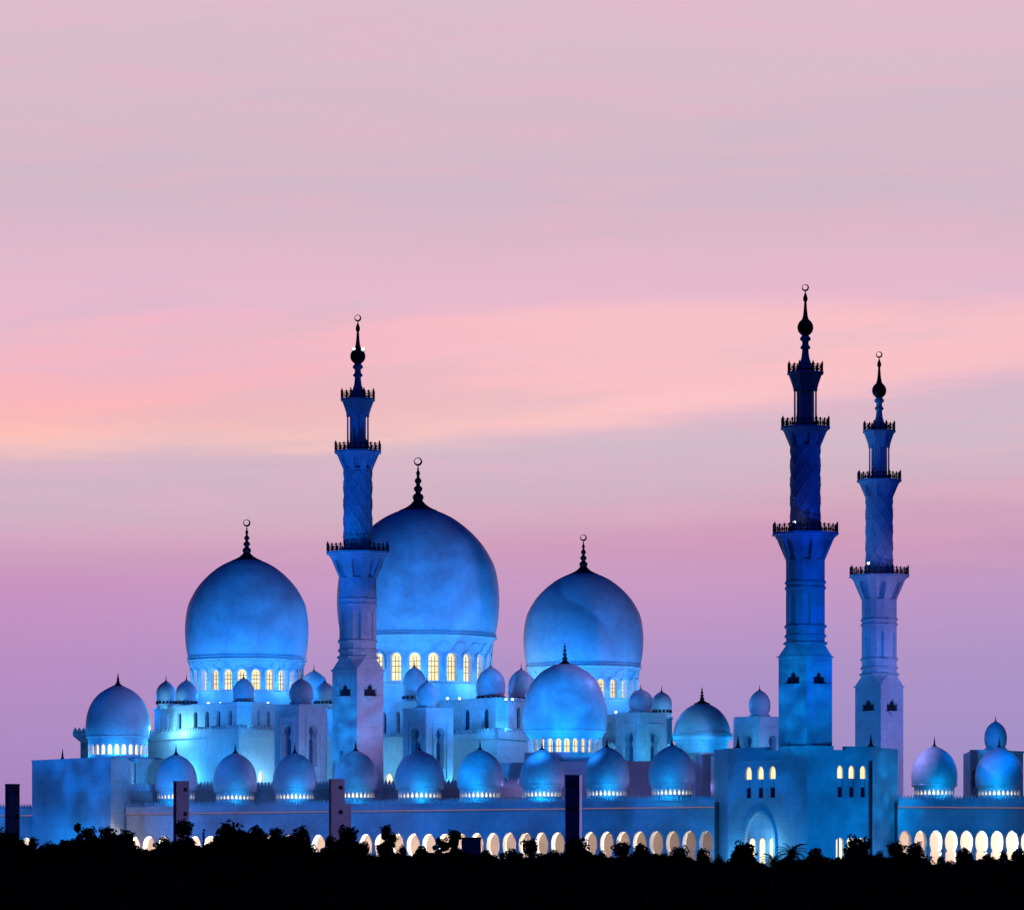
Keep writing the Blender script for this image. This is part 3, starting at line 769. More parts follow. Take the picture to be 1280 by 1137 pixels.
drum(T, x, y, Z(950, d), zn - .39, lambda v: 37.4 * s, 26, 'pointed', 6.0 * s, Z(943.5, d), 13 * s, .5, 'litwhite', R(2), 220)
block(T, 'side_wall', [(157, 1078), (170, 1072), (205, 1079)], BASE, Z(949, 1075), 10, crest=(.8, .5))

# ------------------------------------------------------------------ prayer halls with the three great domes
def great(T, px, d, Rp, top, neck, foot, nw, phase, wy, ww, capr, tip, cres, label):
    s = K * d; x, y = PD(px, d); r = Rp * s; zn = Z(neck, d); h = (neck - top) * s
    mb, pr = shell(T, x, y, zn, r, h, GREAT, 96, sub=6)
    dome = mb.build('dome', M['dome'], T, origin=(x, y, zn), label=label)
    finial(dome, x, y, zn + h - .12, capr * s * 1.08, (top - tip) * s, True, cres * s)
    mb = MB(); mb.lathe((x, y, zn), [(r * .93, -5.6 * s), (r * .958, -5.0 * s), (r * .975, -4.6 * s), (r * .975, -3.6 * s), (r * .945, -3.4 * s), (r * .945, -1.2 * s), (r * .97, -1.0 * s), (r * .97, -.2 * s), (r * .95, 0.02)], 96, False, cap=False)
    mb.build('ring_cornice', M['marble'], T, origin=(x, y, zn))
    z0, z1 = Z(foot, d), zn - 5.6 * s
    zw0, zw1 = Z(wy[1], d), Z(wy[0], d)
    rf = lambda v: r * (.90 + .035 * max(0, (v - zw1 - .5) / (z1 - zw1 - .5)) ** 1.5)
    def extra(mb, fm, us, angs, st):       # moulded hoods and a row of blind arches above the windows
        aw = ww * s
        for a in angs:
            ribbon(mb, fm, [(a + p_ * us, zw0 + q_) for p_, q_ in outline('round', aw + .75, zw1 - zw0 + .42)[1:-1]], .3, .30, us)
            c = a + st / 2; zc = zw1 + .55; rad = st / us * .40
            ribbon(mb, fm, [(c + rad * math.cos(R(q_)) * us * 1.0, zc + rad * 1.0 * math.sin(R(q_))) for q_ in range(-20, 201, 20)], .26, .26, us)
    drum(T, x, y, z0, z1, rf, nw, 'round', ww * s, zw0, zw1 - zw0, 1.15, 'lit', phase, 250, (3, (.30, .52, .70)), extra)
    mb = MB(); mb.lathe((x, y, z0), [(r * .97, -7.0), (r * .97, -.3), (r * .94, -.1), (r * .90, .05)], 72, False); mb.build('plinth', M['marble'], T, origin=(x, y, z0))
    return x, y, zn
def windows(n, L, z0, w, h, kind='round', dep=.5, pm='glassdark', f0=0., f1=1.):
    return [(L * (f0 + (f1 - f0) * (k + .5) / n), z0, kind, w, h, dep, pm) for k in range(n)]
def seglen(a, b): p, q = PD(*a), PD(*b); return math.hypot(q[0] - p[0], q[1] - p[1])

def tiers(T, up, up_top, up_bot, wins, low, low_top, back, lits=(), dup=1105):
    """upper storey with windows on a crested lower storey"""
    ops = {}
    for i, (n, w, h, v, kind, pm, f0, f1) in wins.items():
        L = seglen(up[i], up[i + 1]); ops[i] = windows(n, L, Z(v, dup), w, h, kind, .6, pm, f0, f1)
    block(T, 'upper_wall', up, Z(up_bot + 8, dup), Z(up_top, dup), back, ops)
    coping(T, [PD(*p) for p in up], Z(up_top, dup), .5, .22)
    lo = {}
    for i, f, v, w, h in lits:
        L = seglen(low[i], low[i + 1]); lo.setdefault(i, []).append((L * f, Z(v, dup), 'pointed', w, h, .6, 'litwhite'))
    block(T, 'lower_wall', low, BASE, Z(low_top, dup), back, lo, crest=(1.3, .95, 1.15), wname='lit_arch')

# left hall
TL = thing('domed_prayer_hall', 'left prayer hall under the dome nearest the left end', 'building', (X(308, 1135), 1135, BASE), 'domed prayer halls')
great(TL, 308.5, 1140, 77.2, 700, 822, 866, 24, R(-2.4), (839.5, 864.5), 11.5, 17.5, 657, 4.6, None)
tiers(TL, [(193, 1126), (217, 1114), (231, 1111), (296, 1096), (314, 1096), (345, 1106), (425, 1130)], 881, 910,
      {0: (2, 1.2, 3.6, 911, 'round', 'glassdark', .1, .95), 1: (1, 1.5, 3.8, 911, 'round', 'glassdark', 0, 1), 2: (4, 1.35, 3.4, 909, 'round', 'glassdark', .1, .98),
       3: (1, 1.7, 3.6, 911, 'round', 'marble', 0, 1), 4: (2, 1.15, 3.4, 909, 'round', 'glassdark', .1, .9)},
      [(186, 1122), (298.5, 1091), (350, 1104), (428, 1132)], 914, 30, ((1, .54, 978, 1.9, 2.4),))
for a in ((207.5, 1119, 12.6, 851, 881), (233, 1114, 13.6, 850, 881), (304.5, 1104, 14, 847, 881, 9, True), (392.5, 1136, 17.5, 838, 876), (406, 1116, 13.5, 852, 881), (432, 1140, 14, 845, 878)):
    turret(TL, *a)
fixtures(TL, [(260.5, 879, 1108), (275.5, 879, 1106), (335, 879, 1104)])

# main hall
TM = thing('domed_prayer_hall', 'central prayer hall under the largest dome of all', 'building', (X(547, 1150), 1150, BASE), 'domed prayer halls')
great(TM, 522.6, 1172, 101.5, 638, 794, 857, 24, R(-1.6), (820, 854.5), 14.0, 22.5, 581, 5.2, None)
tiers(TM, [(466, 1128), (508, 1116), (566, 1110), (620, 1098), (635.5, 1098), (661, 1106), (725, 1126)], 875, 910,
      {0: (2, 1.5, 4.4, 911.5, 'round', 'glassdark', .15, .95), 2: (2, 2.1, 4.5, 913, 'round', 'glassdark', .1, .98), 3: (1, 1.55, 4.6, 914, 'round', 'marble', 0, 1), 4: (1, 1.5, 4.5, 911, 'round', 'glassdark', 0, 1)},
      [(462, 1120), (568, 1107), (621, 1092), (661, 1103), (735, 1126)], 918, 30, ((0, .23, 978, 1.9, 2.4),))
for a in ((518, 1122, 15.5, 833, 875), (613.5, 1108, 18.3, 833, 875, 9), (651.5, 1112, 16.8, 836, 877)): turret(TM, *a)
fixtures(TM, [(559.5, 873, 1106), (574.5, 873, 1104), (632.5, 874, 1094), (640.5, 874, 1094)])

# right hall
TR = thing('domed_prayer_hall', 'right prayer hall whose dome rises behind the low portal dome', 'building', (X(729, 1165), 1165, BASE), 'domed prayer halls')
great(TR, 729.3, 1175, 75, 717, 831, 876, 24, R(3.5), (851, 874), 11, 16.8, 675, 4.2, None)
tiers(TR, [(655, 1142), (735, 1126), (792, 1124), (840, 1138)], 889, 924, {1: (3, 1.2, 3.8, 921, 'round', 'marble', .0, 1), 2: (2, .8, 3.8, 922, 'round', 'glassdark', .2, 1)},
      [(650, 1136), (735, 1120), (796, 1118), (846, 1134)], 929, 30, ())
turret(TR, 827, 1130, 13, 864, 892)
fixtures(TR, [(770, 890, 1120)])

# ------------------------------------------------------------------ corner pavilions with tall horseshoe arches
def pavilion(label, xs, d0, roof, foot, arch, tur=None, dside=None, panel=True, wide=2.4):
    a, c, b = xs; wl, wr = (c - a) * K * d0, (b - c) * K * d0
    T = thing('arched_pavilion', label, 'pavilion', (X(c, d0), d0 + wl, BASE), 'square pavilions with a turret dome')
    pl, pc, pr = (a, d0 + wl), (c, d0), (b, d0 + wr)
    dr = d0; zt = Z(roof, dr)
    ops = {}
    for i, (p_, q_) in enumerate(((pl, pc), (pc, pr))):
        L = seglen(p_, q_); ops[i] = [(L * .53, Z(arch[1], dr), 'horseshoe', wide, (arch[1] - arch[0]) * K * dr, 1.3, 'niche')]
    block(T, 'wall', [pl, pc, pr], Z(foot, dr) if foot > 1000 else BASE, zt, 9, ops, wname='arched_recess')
    if panel:                             # raised frame round each arch
        mb = MB()
        for p_, q_ in ((pl, pc), (pc, pr)):
            fm, L = flat_map(PD(*p_), PD(*q_)); m = L * .53; hw = wide * .5 + .75; zb_, zt_ = Z(arch[1] + 12, dr), Z(arch[0] - 8.5, dr)
            ribbon(mb, fm, [(m - hw, zb_), (m - hw, zt_)], .32, .2); ribbon(mb, fm, [(m + hw, zb_), (m + hw, zt_)], .32, .2); ribbon(mb, fm, [(m - hw - .16, zt_ + .16), (m + hw + .16, zt_ + .16)], .32, .21)
            ribbon(mb, fm, [(m + u_, Z(arch[1], dr) + v_) for u_, v_ in outline('horseshoe', wide + .3, (arch[1] - arch[0]) * K * dr + .16)[2:-2]], .2, .14)
        mb.build('arch_frame', M['marble'], T)
    coping(T, [PD(*pl), PD(*pc), PD(*pr)], zt, .4, .18, 8)
    if tur:
        px, Rp, top = tur; mb = MB(); dd = d0 + (wl + wr) * .5; xx, yy = PD(px, dd); s = K * dd
        mb.lathe((xx, yy, zt), [(Rp * 1.32 * s, -.2), (Rp * 1.32 * s, .25), (Rp * .92 * s, .35)], 8, False, rot=R(22.5)); mb.build('plinth', M['marble'], T)
        turret(T, px, dd, Rp, top, roof - 1.5, 8, False)
    return T
pavilion('pavilion with a lavender right face between the left hall and a minaret', (343, 373.5, 407), 1080, 881, 0, (905, 957), (376.5, 15, 848))
pavilion('pavilion with lavender right face below the windows of the largest drum', (503.5, 532.5, 566), 1080, 885, 0, (909, 960), (533.5, 14, 852))
pavilion('pale pavilion with open arches right of the low portal dome', (770.5, 801, 833), 1090, 891, 0, (914, 965), (801, 15.3, 861))
pavilion('pale pavilion touching the left side of the tallest minaret', (918.5, 949, 980), 1140, 896, 0, (918, 962), (949.5, 13.6, 862), wide=2.5)
pavilion('small pavilion at the far right edge behind an arcade dome', (1213, 1222, 1279), 1052, 938, 0, (962, 985), (1244.5, 14.2, 901), panel=False, wide=1.2)

# ------------------------------------------------------------------ portal hall with the low dome
TP = thing('portal_hall', 'low lavender hall carrying a broad dome over a ring of lit windows', 'building', (X(706, 1075), 1075, BASE))
block(TP, 'wall', [(596, 1058), (655, 1054), (660, 1050), (742, 1046), (872, 1048), (895, 1049)], BASE, Z(951.5, 1050), 34,
      {0: [(4.6, Z(982, 1050), 'round', .8, 2.0, .4, 'glassdark')]})
block(TP, 'stepped_block', [(655.5, 1053), (716, 1049.5)], Z(953, 1050), Z(939.5, 1050), 6)
block(TP, 'stepped_block', [(716.2, 1049.6), (741, 1048.5)], Z(953, 1050), Z(946, 1050), 3)
block(TP, 'end_block', [(870, 1046), (878, 1043), (896, 1045)], BASE, Z(942.5, 1045), 14)
d = 1082; s = K * d; x, y = PD(706, d); zn = Z(912, d)
mb, _ = shell(TP, x, y, zn, 53 * s, 82 * s, [(.975, 0), (1, .13), (.995, .28), (.955, .44), (.875, .6), (.76, .74), (.60, .855), (.42, .935), (.26, .985), (.18, 1.0)], 80)
mb.lathe((x, y, zn), [(50.5 * s, -.5), (52.3 * s, -.35), (52.3 * s, -.1), (51.5 * s, .02)], 80, False, cap=False)
dm = mb.build('dome', M['dome'], TP, origin=(x, y, zn)); finial(dm, x, y, zn + 82 * s - .3, 12 * s, 29 * s, True)
def ex(mb, fm, us, angs, st):
    zc = Z(925, d) 
    for a in angs: ribbon(mb, fm, [(a + p_ * us, Z(941, d) + q_) for p_, q_ in outline('round', 7.2 * s + .35, 18 * s)[1:-1]], .2, .16, us)
drum(TP, x, y, Z(962, d), zn - .49, lambda v: (45.5 + 5.0 * max(0, min(1, (v - Z(926, d)) / (9 * s))) ** 1.4) * s, 26, 'round', 7.2 * s, Z(941, d), 17 * s, .8, 'lit', R(3), 220, (2, (.45,)), ex)

# low flat dome further back
TF = thing('flat_domed_hall', 'wide shallow dome with crested rim left of the tallest minaret', 'building', (X(877, 1135), 1135, BASE))
d = 1135; s = K * d; x, y = PD(877.5, d); zn = Z(922, d)
block(TF, 'wall', [(838, 1114), (877, 1098), (922, 1112)], BASE, Z(941, 1105), 30)
mb, _ = shell(TF, x, y, zn, 36.5 * s, 44 * s, FLAT, 72); dm = mb.build('dome', M['dome'], TF, origin=(x, y, zn)); finial(dm, x, y, zn + 44 * s - .2, 10.5 * s, 21 * s, True)
mb = MB(); mb.lathe((x, y, zn), [(33 * s, -4.5), (33 * s, -.8), (36.6 * s, -.5), (38.2 * s, .0), (38.2 * s, .35), (36.2 * s, .40)], 72, False); 
for k in range(72):
    a = 2 * math.pi * k / 72; mb.box((x + 37.6 * s * math.sin(a), y - 37.6 * s * math.cos(a), zn + .65), (.3, .2, .6), a)
mb.build('drum', M['marble'], TF, origin=(x, y, zn))

# ------------------------------------------------------------------ gatehouse at the corner
TG = thing('gatehouse', 'blue corner gatehouse with two rows of three lit windows and a pointed arch', 'building', (X(1009, 995), 995, BASE))
gp = [(893, 1004), (910, 998), (1009, 984), (1089, 990), (1122.5, 1003)]; zr = Z(937.5, 990)
dz = lambda py: Z(py, 988)
ops = {}
def at(i, px):                                   # position along segment i for a photo column
    a, b = gp[i], gp[i + 1]; f = (px - a[0]) / (b[0] - a[0]); return f * seglen(a, b)
o1 = []
for px in (936, 951, 966): o1 += [(at(1, px), dz(972.5), 'pointed', 1.5, 2.4, .45, 'lit'), (at(1, px), dz(996), 'rect', 1.2, 1.9, .3, 'glassdark')]
o1.append((at(1, 951), BASE, 'pointed', 7.4, dz(1014) - BASE, .6, 'marble'))
ops[1] = o1
o2 = []
for px in (1050, 1064.3, 1078.6): o2 += [(at(2, px), dz(972.5), 'pointed', 1.2, 2.4, .45, 'lit'), (at(2, px), dz(996), 'rect', .95, 1.9, .3, 'glassdark')]
ops[2] = o2 + [(at(2, px), BASE, 'round', 1.55, dz(1046.5) - BASE, .6, 'litwhite') for px in (1049.5, 1063, 1076)]
block(TG, 'wall', gp, BASE, zr, 18, ops)
fm, L = flat_map(PD(*gp[1]), PD(*gp[2])); c0 = at(1, 951)
# great pointed arch moulding with three lit doorways under it
mb = MB(); ribbon(mb, fm, [(c0 + a, BASE + b) for a, b in outline('pointed', 7.6, dz(1012.5) - BASE)], .55, .5); mb.build('arch_moulding', M['marble'], TG)
for px in (939, 951.5, 964):
    q = MB(); u_ = at(1, px); o = outline('round', 1.6, dz(1046) - BASE); 
    fr = lambda a_, b_, c_: fm(a_, b_, c_ + .59); pane(q, fr, u_, BASE, o, -.03); ribbon(q, fr, [(u_ + a, BASE + b) for a, b in o], .14, .22, 1, 1); q.build('doorway', [M['litwhite'], M['marble']], TG)
fm2, L2 = flat_map(PD(*gp[2]), PD(*gp[3])); mb = MB(); ribbon(mb, fm2, [(at(2, 1064) + a, BASE + b) for a, b in outline('pointed', 5.6, dz(1013) - BASE)], .32, .12); mb.build('arch_moulding', M['marble'], TG)
mb = MB(); ribbon(mb, fm, [(at(1, 927), dz(949)), (at(1, 974), dz(949))], .22, .4); mb.build('ledge', M['marble'], TG)
for f_, px_ in ((fm, (936, 951, 966)), (fm2, (1050, 1064.3, 1078.6))):        # slim mullion between each window pair
    i = 1 if f_ is fm else 2
    for px in px_:
        q = MB(); ribbon(q, f_, [(at(i, px) + .38, dz(983)), (at(i, px) + .38, dz(973))], .12, .06); q.build('mullion', M['niche'], TG)
# raised parapets with a notch each side of the minaret
for pts in ([(893, 1004), (910, 998), (957, 991.35)], [(973, 989.1), (1009, 984), (1042, 986.5)], [(1057, 987.6), (1089, 990), (1122.5, 1003)]):
    mb = MB(); pp = [PD(*q) for q in pts]
    for j, (a, b) in enumerate(zip(pp, pp[1:])):
        f3, L3 = flat_map(a, b); q = [f3(0, 0, 0), f3(L3, 0, 0), f3(L3, 0, 1.2), f3(0, 0, 1.2)]; mb.prism([(w[0], w[1]) for w in q], zr - .003, dz(933.5) + .01 * j)
        q = [f3(0, 0, -.12), f3(L3, 0, -.12), f3(L3, 0, 1.3), f3(0, 0, 1.3)]; mb.prism([(w[0], w[1]) for w in q], dz(933.5) + .012, dz(932.4) + .01 * j)
    mb.build('parapet', M['marble'], TG)
for px, d in ((922.5, 1000), (1088.5, 993)): finial(TG, X(px, d), d, dz(932.6), 1.1, 2.6)
mb = MB(); mb.tube((X(1089.2, 989), 989.2, BASE), (X(1089.2, 989), 989.2, dz(950)), .22); mb.build('drainpipe', M['rail'], TG)

# ------------------------------------------------------------------ light towers before the arcade
def tower(px, top, w, d, rz, label, annex=False):
    x, y = PD(px, d); s = K * d; zt = Z(top, d); T = thing('light_tower', label, 'tower', (x, y, ground_z(y)), 'slab towers of the floodlights')
    zb = ground_z(y) - .1; ww = w * s; mb = MB(); mb.box((x, y, (zb + zt) / 2), (ww, ww * .62, zt - zb), rz)
    mb.box((x, y, zt + .12), (ww * 1.04, ww * .66, .24), rz); mb.build('shaft', M['stone'], T)
    ca, sa = math.cos(rz), math.sin(rz)
    for zz in (zt - 1.3, zt - 5.7):
        for u_ in ((.24,) if rz > 0 else (-.26, .26)):
            q = MB(); px_, py_ = ww * u_, -ww * .31
            q.box((x + px_ * ca - (py_ - .06) * sa, y + px_ * sa + (py_ - .06) * ca, zz), (ww * .2, .14, .7), rz); q.build('projector_opening', M['rail'], T)
    if annex:
        q = MB(); q.box((x + ww * .74 * ca, y + ww * .74 * sa, (zb + zt - 4.2) / 2), (ww * .5, ww * .5, zt - 4.2 - zb), rz); q.build('annex', M['stone'], T)
tower(15.5, 981, 15.5, 972, R(33), 'slab tower at the left edge with a pale right side')
tower(226.5, 977.5, 17, 966, R(24), 'slab tower before the leftmost domes of the long arcade')
tower(421, 975, 17.5, 962, R(18), 'slab tower with a lower annex left of the lavender minaret foot', True)
tower(717, 970, 18.5, 955, R(-16), 'dark navy slab tower before the right half of the arcade')

# dark hut among the trees
T = thing('hut', 'small dark flat roofed hut before the arches', 'hut', (X(589, 900), 900, ground_z(900)))
mb = MB(); x, y = PD(589, 900); mb.box((x, y, (ground_z(900) + Z(1048, 900)) / 2), (3.2, 3, Z(1048, 900) - ground_z(900))); mb.build('wall', M['stone'], T)
mb = MB(); mb.box((x, y, Z(1048, 900) + .12), (3.6, 3.4, .2)); mb.build('roof', M['rail'], T)

# ------------------------------------------------------------------ trees
def leaf_blob(mb, c, rad, n, size, rng, flat=1.0):
    for _ in range(n):
        while True:
            p_ = Vector((rng.uniform(-1, 1), rng.uniform(-1, 1), rng.uniform(-1, 1)))
            if .2 < p_.length < 1: break
        p_ = p_.normalized() * p_.length ** .5
        q = Vector((c[0] + p_.x * rad, c[1] + p_.y * rad, c[2] + p_.z * rad * flat))
        a = Vector((rng.gauss(0, 1), rng.gauss(0, 1), rng.gauss(0, 1))).normalized(); b = a.orthogonal().normalized(); c2 = a.cross(b)
        th = rng.uniform(0, 6.28); e1 = (b * math.cos(th) + c2 * math.sin(th)) * size * rng.uniform(.7, 1.4); e2 = a.cross(e1.normalized()) * size * rng.uniform(.3, .55)
        mb.add([q - e1, q + e2, q + e1, q - e2], [(0, 1, 2, 3)])
def tree_meshes(kind, seed):
    """unit tree: crown top at height 1 above the ground, metres scaled later; built about 11 m tall"""
    rng = random.Random(seed); H = 11.0; cr = MB(); tk = MB()
    tk.tube((0, 0, -.6), (.1, 0, H * .34), .24, .17); tips = []
    if kind == 'bushy':
        for k in range(9):
            a = rng.uniform(0, 6.28); rr = rng.uniform(.3, 1.9); zz = H * rng.uniform(.38, .84) - rr * .5
            c = (rr * math.cos(a), rr * math.sin(a), zz); tips.append(c); rad = rng.uniform(.95, 1.5)
            core(cr, c, rad * .72, rng); leaf_blob(cr, c, rad, 330, .27, rng)
        c = (rng.uniform(-.4, .4), 0, H - 1.2); core(cr, c, .75, rng); leaf_blob(cr, c, 1.2, 330, .27, rng); tips.append(c)
        for k in range(26):
            a = rng.uniform(0, 6.28); b = rng.uniform(.1, 1.4); c = tips[rng.randrange(len(tips))]
            leaf_blob(cr, (c[0] + 1.3 * math.cos(a) * math.cos(b), c[1] + 1.3 * math.sin(a) * math.cos(b), c[2] + 1.25 * math.sin(b)), .5, 26, .24, rng)
    elif kind == 'loose':
        for k in range(13):
            a = rng.uniform(0, 6.28); rr = rng.uniform(.1, 1.6); zz = H * rng.uniform(.36, .93)
            rr *= 1.0 if zz < H * .75 else .55
            c = (rr * math.cos(a), rr * math.sin(a), zz); tips.append(c); rad = rng.uniform(.45, .95)
            leaf_blob(cr, c, rad * 1.1, 150, .26, rng, 1.15)
        leaf_blob(cr, (.1, 0, H - .6), .55, 120, .15, rng, 1.3)
    elif kind == 'round':
        core(cr, (0, 0, H - 1.35), 1.05, rng, .85); leaf_blob(cr, (0, 0, H - 1.3), 1.5, 1500, .17, rng, .8); tips.append((0, 0, H - 1.5))
        for k in range(22):
            a = rng.uniform(0, 6.28); b = rng.uniform(-.3, 1.4); leaf_blob(cr, (1.4 * math.cos(a) * math.cos(b), 1.4 * math.sin(a) * math.cos(b), H - 1.3 + 1.1 * math.sin(b)), .35, 34, .15, rng)
    elif kind == 'slim':
        for k in range(12):
            c = (rng.uniform(-.14, .14), rng.uniform(-.14, .14), H * (.3 + .68 * k / 11)); leaf_blob(cr, c, .42 * (1 - .55 * k / 11), 120, .13, rng, 1.6)
        tips.append((0, 0, H * .8))
    elif kind == 'palm':
        tips.append((0, 0, H - 1.6)); tk.tube((.1, 0, H * .34), (0, 0, H - 1.5), .17, .15)
        for k in range(34):
            a = 6.28 * k / 34 + rng.uniform(-.1, .1); el = rng.uniform(-.5, 1.35); ln = rng.uniform(1.9, 2.5); p_ = Vector((0, 0, H - 1.5)); L_ = 9
            for j in range(L_):
                e_ = el - (j / L_) ** 1.3 * 1.5; q = p_ + Vector((math.cos(a) * math.cos(e_), math.sin(a) * math.cos(e_), math.sin(e_))) * ln / L_
                cr.tube(p_, q, .03, seg=3); side = Vector((-math.sin(a), math.cos(a), 0))
                for sg in (-1, 1):
                    for f_ in (0, .5):
                        r0 = p_.lerp(q, f_); t_ = (q - p_).normalized(); w_ = .52 * (1 - .6 * j / L_)
                        cr.add([r0 - t_ * .04, r0 + t_ * .05, r0 + side * sg * w_ + t_ * w_ * .7 - Vector((0, 0, w_ * .35))], [(0, 1, 2)])
                p_ = q
    for c in tips[:9]:
        b_ = Vector((.1, 0, H * .30)); e = Vector(c); m_ = b_.lerp(e, .55) + Vector((0, 0, .3)); tk.tube(b_, m_, .13, .08); tk.tube(m_, e, .08, .03)
    return cr, tk
PROTO = {}
for kind, seeds in (('bushy', (1, 2, 3, 4)), ('loose', (11, 12, 13)), ('round', (21, 22)), ('slim', (31,)), ('palm', (41,))):
    for sd in seeds: PROTO.setdefault(kind, []).append(tree_meshes(kind, sd))
MESH = {}
def place_tree(px, top, w, kind, d, label, var, rot):
    x = X(px, d); zg = ground_z(d); H = Z(top, d) - zg
    name = {'palm': 'palm_tree', 'slim': 'slim_tree'}.get(kind, 'tree')
    T = thing(name, label, 'palm' if kind == 'palm' else 'tree', (x, d, zg), 'dark trees before the mosque')
    key = (kind, var)
    if key not in MESH:
        cr, tk = PROTO[kind][var % len(PROTO[kind])]; MESH[key] = []
        for nm, q, m_ in (('crown', cr, M['leaf']), ('trunk', tk, M['bark'])):
            me = bpy.data.meshes.new(nm); me.from_pydata(q.v, [], q.f); me.materials.append(m_); me.polygons.foreach_set('use_smooth', q.sm); me.update(); MESH[key].append((nm, me))
    nat = {'bushy': 5.2, 'loose': 4.2, 'round': 3.3, 'slim': .75, 'palm': 4.4}[kind]
    for nm, me in MESH[key]:
        wk = w * K * d * 1.2 / nat; up = (0, 0, H - 11 * wk) if nm == 'crown' else (0, 0, 0); sx = wk; szz = wk if nm == 'crown' else H * .97 / 11
        o = bpy.data.objects.new(nm, me); COL.objects.link(o); o.parent = T; o.scale = (sx, sx, szz); o.location = up; o.rotation_euler = (0, 0, rot)
TREES = [
 (8, 1041, 62, 'bushy', 'broad dark tree filling the left edge beneath a slab tower'),
 (40, 1046, 22, 'loose', 'thin leaning dark shrub before the far left arches'),
 (61, 1051, 34, 'loose', 'low wispy dark shrub at the left foot of the plain cube'),
 (81, 1050, 32, 'bushy', 'low dark bush before the middle of the plain cube'),
 (99, 1030, 12, 'slim', 'thin dark tree with a pale gap standing before the plain cube'),
 (112, 1034, 30, 'bushy', 'dark treetop before the right half of the plain cube'),
 (134, 1034, 32, 'bushy', 'dark treetop below the right edge of the plain cube'),
 (157, 1037, 30, 'bushy', 'dark treetop left of the first bright arch of the long arcade'),
 (181, 1058, 26, 'loose', 'low dark bush under the first bright arches of the long arcade'),
 (206, 1047, 34, 'bushy', 'dark shrub just left of the second slab tower'),
 (229, 1026, 38, 'bushy', 'dark peaked tree hiding the foot of the second slab tower'),
 (254.5, 1036, 3.6, 'slim', 'pole thin cypress standing against the long arcade'),
 (287, 1030, 58, 'bushy', 'biggest broad treetop against the left part of the arcade'),
 (321, 1033, 40, 'bushy', 'rounded treetop right of the biggest broad treetop'),
 (345, 1035, 26, 'bushy', 'small treetop among light glints below the pavilion dome'),
 (378, 1033, 38, 'bushy', 'dark treetop just left of two bright arches'),
 (411, 1044, 24, 'loose', 'dark shrub at the left foot of the tower with annex'),
 (434, 1033, 40, 'bushy', 'dark treetop at the right foot of the tower with annex'),
 (457, 1052, 26, 'loose', 'low shrub before the arch right of the annex tower'),
 (484, 1031, 23, 'bushy', 'round headed treetop standing clear before the bright arches'),
 (503, 1055, 22, 'loose', 'low shrub at the right foot of the round headed treetop'),
 (527, 1057, 26, 'loose', 'low dark shrub between two bright arches of the middle arcade'),
 (548, 1046, 16, 'loose', 'narrow dark shrub crossing a bright arch left of the hut'),
 (567, 1037, 28, 'bushy', 'dark treetop covering an arch beside the small hut'),
 (607, 1062, 24, 'loose', 'low dark shrub at the right foot of the hut'),
 (641, 1061, 36, 'loose', 'low spreading shrub below the arches right of the hut'),
 (664, 1050, 34, 'bushy', 'small peaked treetop left of the navy slab tower'),
 (691, 1062, 26, 'loose', 'low shrub touching the left side of the navy slab tower'),
 (721, 1048, 48, 'bushy', 'broad rounded tree hiding the foot of the navy slab tower'),
 (752, 1062, 26, 'loose', 'low shrub right of the tree below the navy tower'),
 (776, 1053, 36, 'bushy', 'dark treetop under the second to last of the arcade domes'),
 (802, 1055, 38, 'bushy', 'dark treetop under the last arcade dome before the gatehouse'),
 (829, 1069, 26, 'loose', 'low shrub below white arch rims near the gatehouse'),
 (852, 1058, 34, 'bushy', 'dark bush before the white rimmed arches near the gatehouse'),
 (876, 1060, 28, 'loose', 'dark shrub before the last white rimmed arch of the arcade'),
 (899, 1068, 26, 'loose', 'low shrub at the left corner of the gatehouse'),
 (930, 1055, 52, 'bushy', 'broad dark bush before the three doorways of the gatehouse'),
 (990, 1051, 40, 'palm', 'palm with feathery fronds before the gatehouse corner'),
 (966, 1064, 30, 'palm', 'small palm with low fronds beside the gatehouse doorways'),
 (1021, 1060, 36, 'loose', 'dark shrub right of the palm at the gatehouse'),
 (1072, 1048, 56, 'bushy', 'large dome shaped tree before the right windows of the gatehouse'),
 (1099, 1062, 26, 'loose', 'low shrub at the right corner of the gatehouse'),
 (1120, 1053, 34, 'bushy', 'dark bush where gatehouse and right arcade meet'),
 (1146, 1053, 38, 'bushy', 'dark peaked tree before the first arches of the right arcade'),
 (1176, 1068, 22, 'loose', 'low shrub in front of the third bright arch on the right'),
 (1204, 1061, 38, 'bushy', 'dark bush before the middle arches of the right arcade'),
 (1234, 1067, 30, 'loose', 'low loose shrub before the last arches on the right'),
 (1254, 1062, 24, 'loose', 'feathery shrub beneath the rightmost arcade dome'),
 (1275, 1061, 30, 'loose', 'dark shrub cut by the right edge of the picture'),
]
rt = random.Random(5)
for i, (px, top, w, kind, label) in enumerate(TREES):
    place_tree(px, top, w, kind, 690 + rt.uniform(0, 110), label, i % len(PROTO[kind]), rt.uniform(0, 6.28))
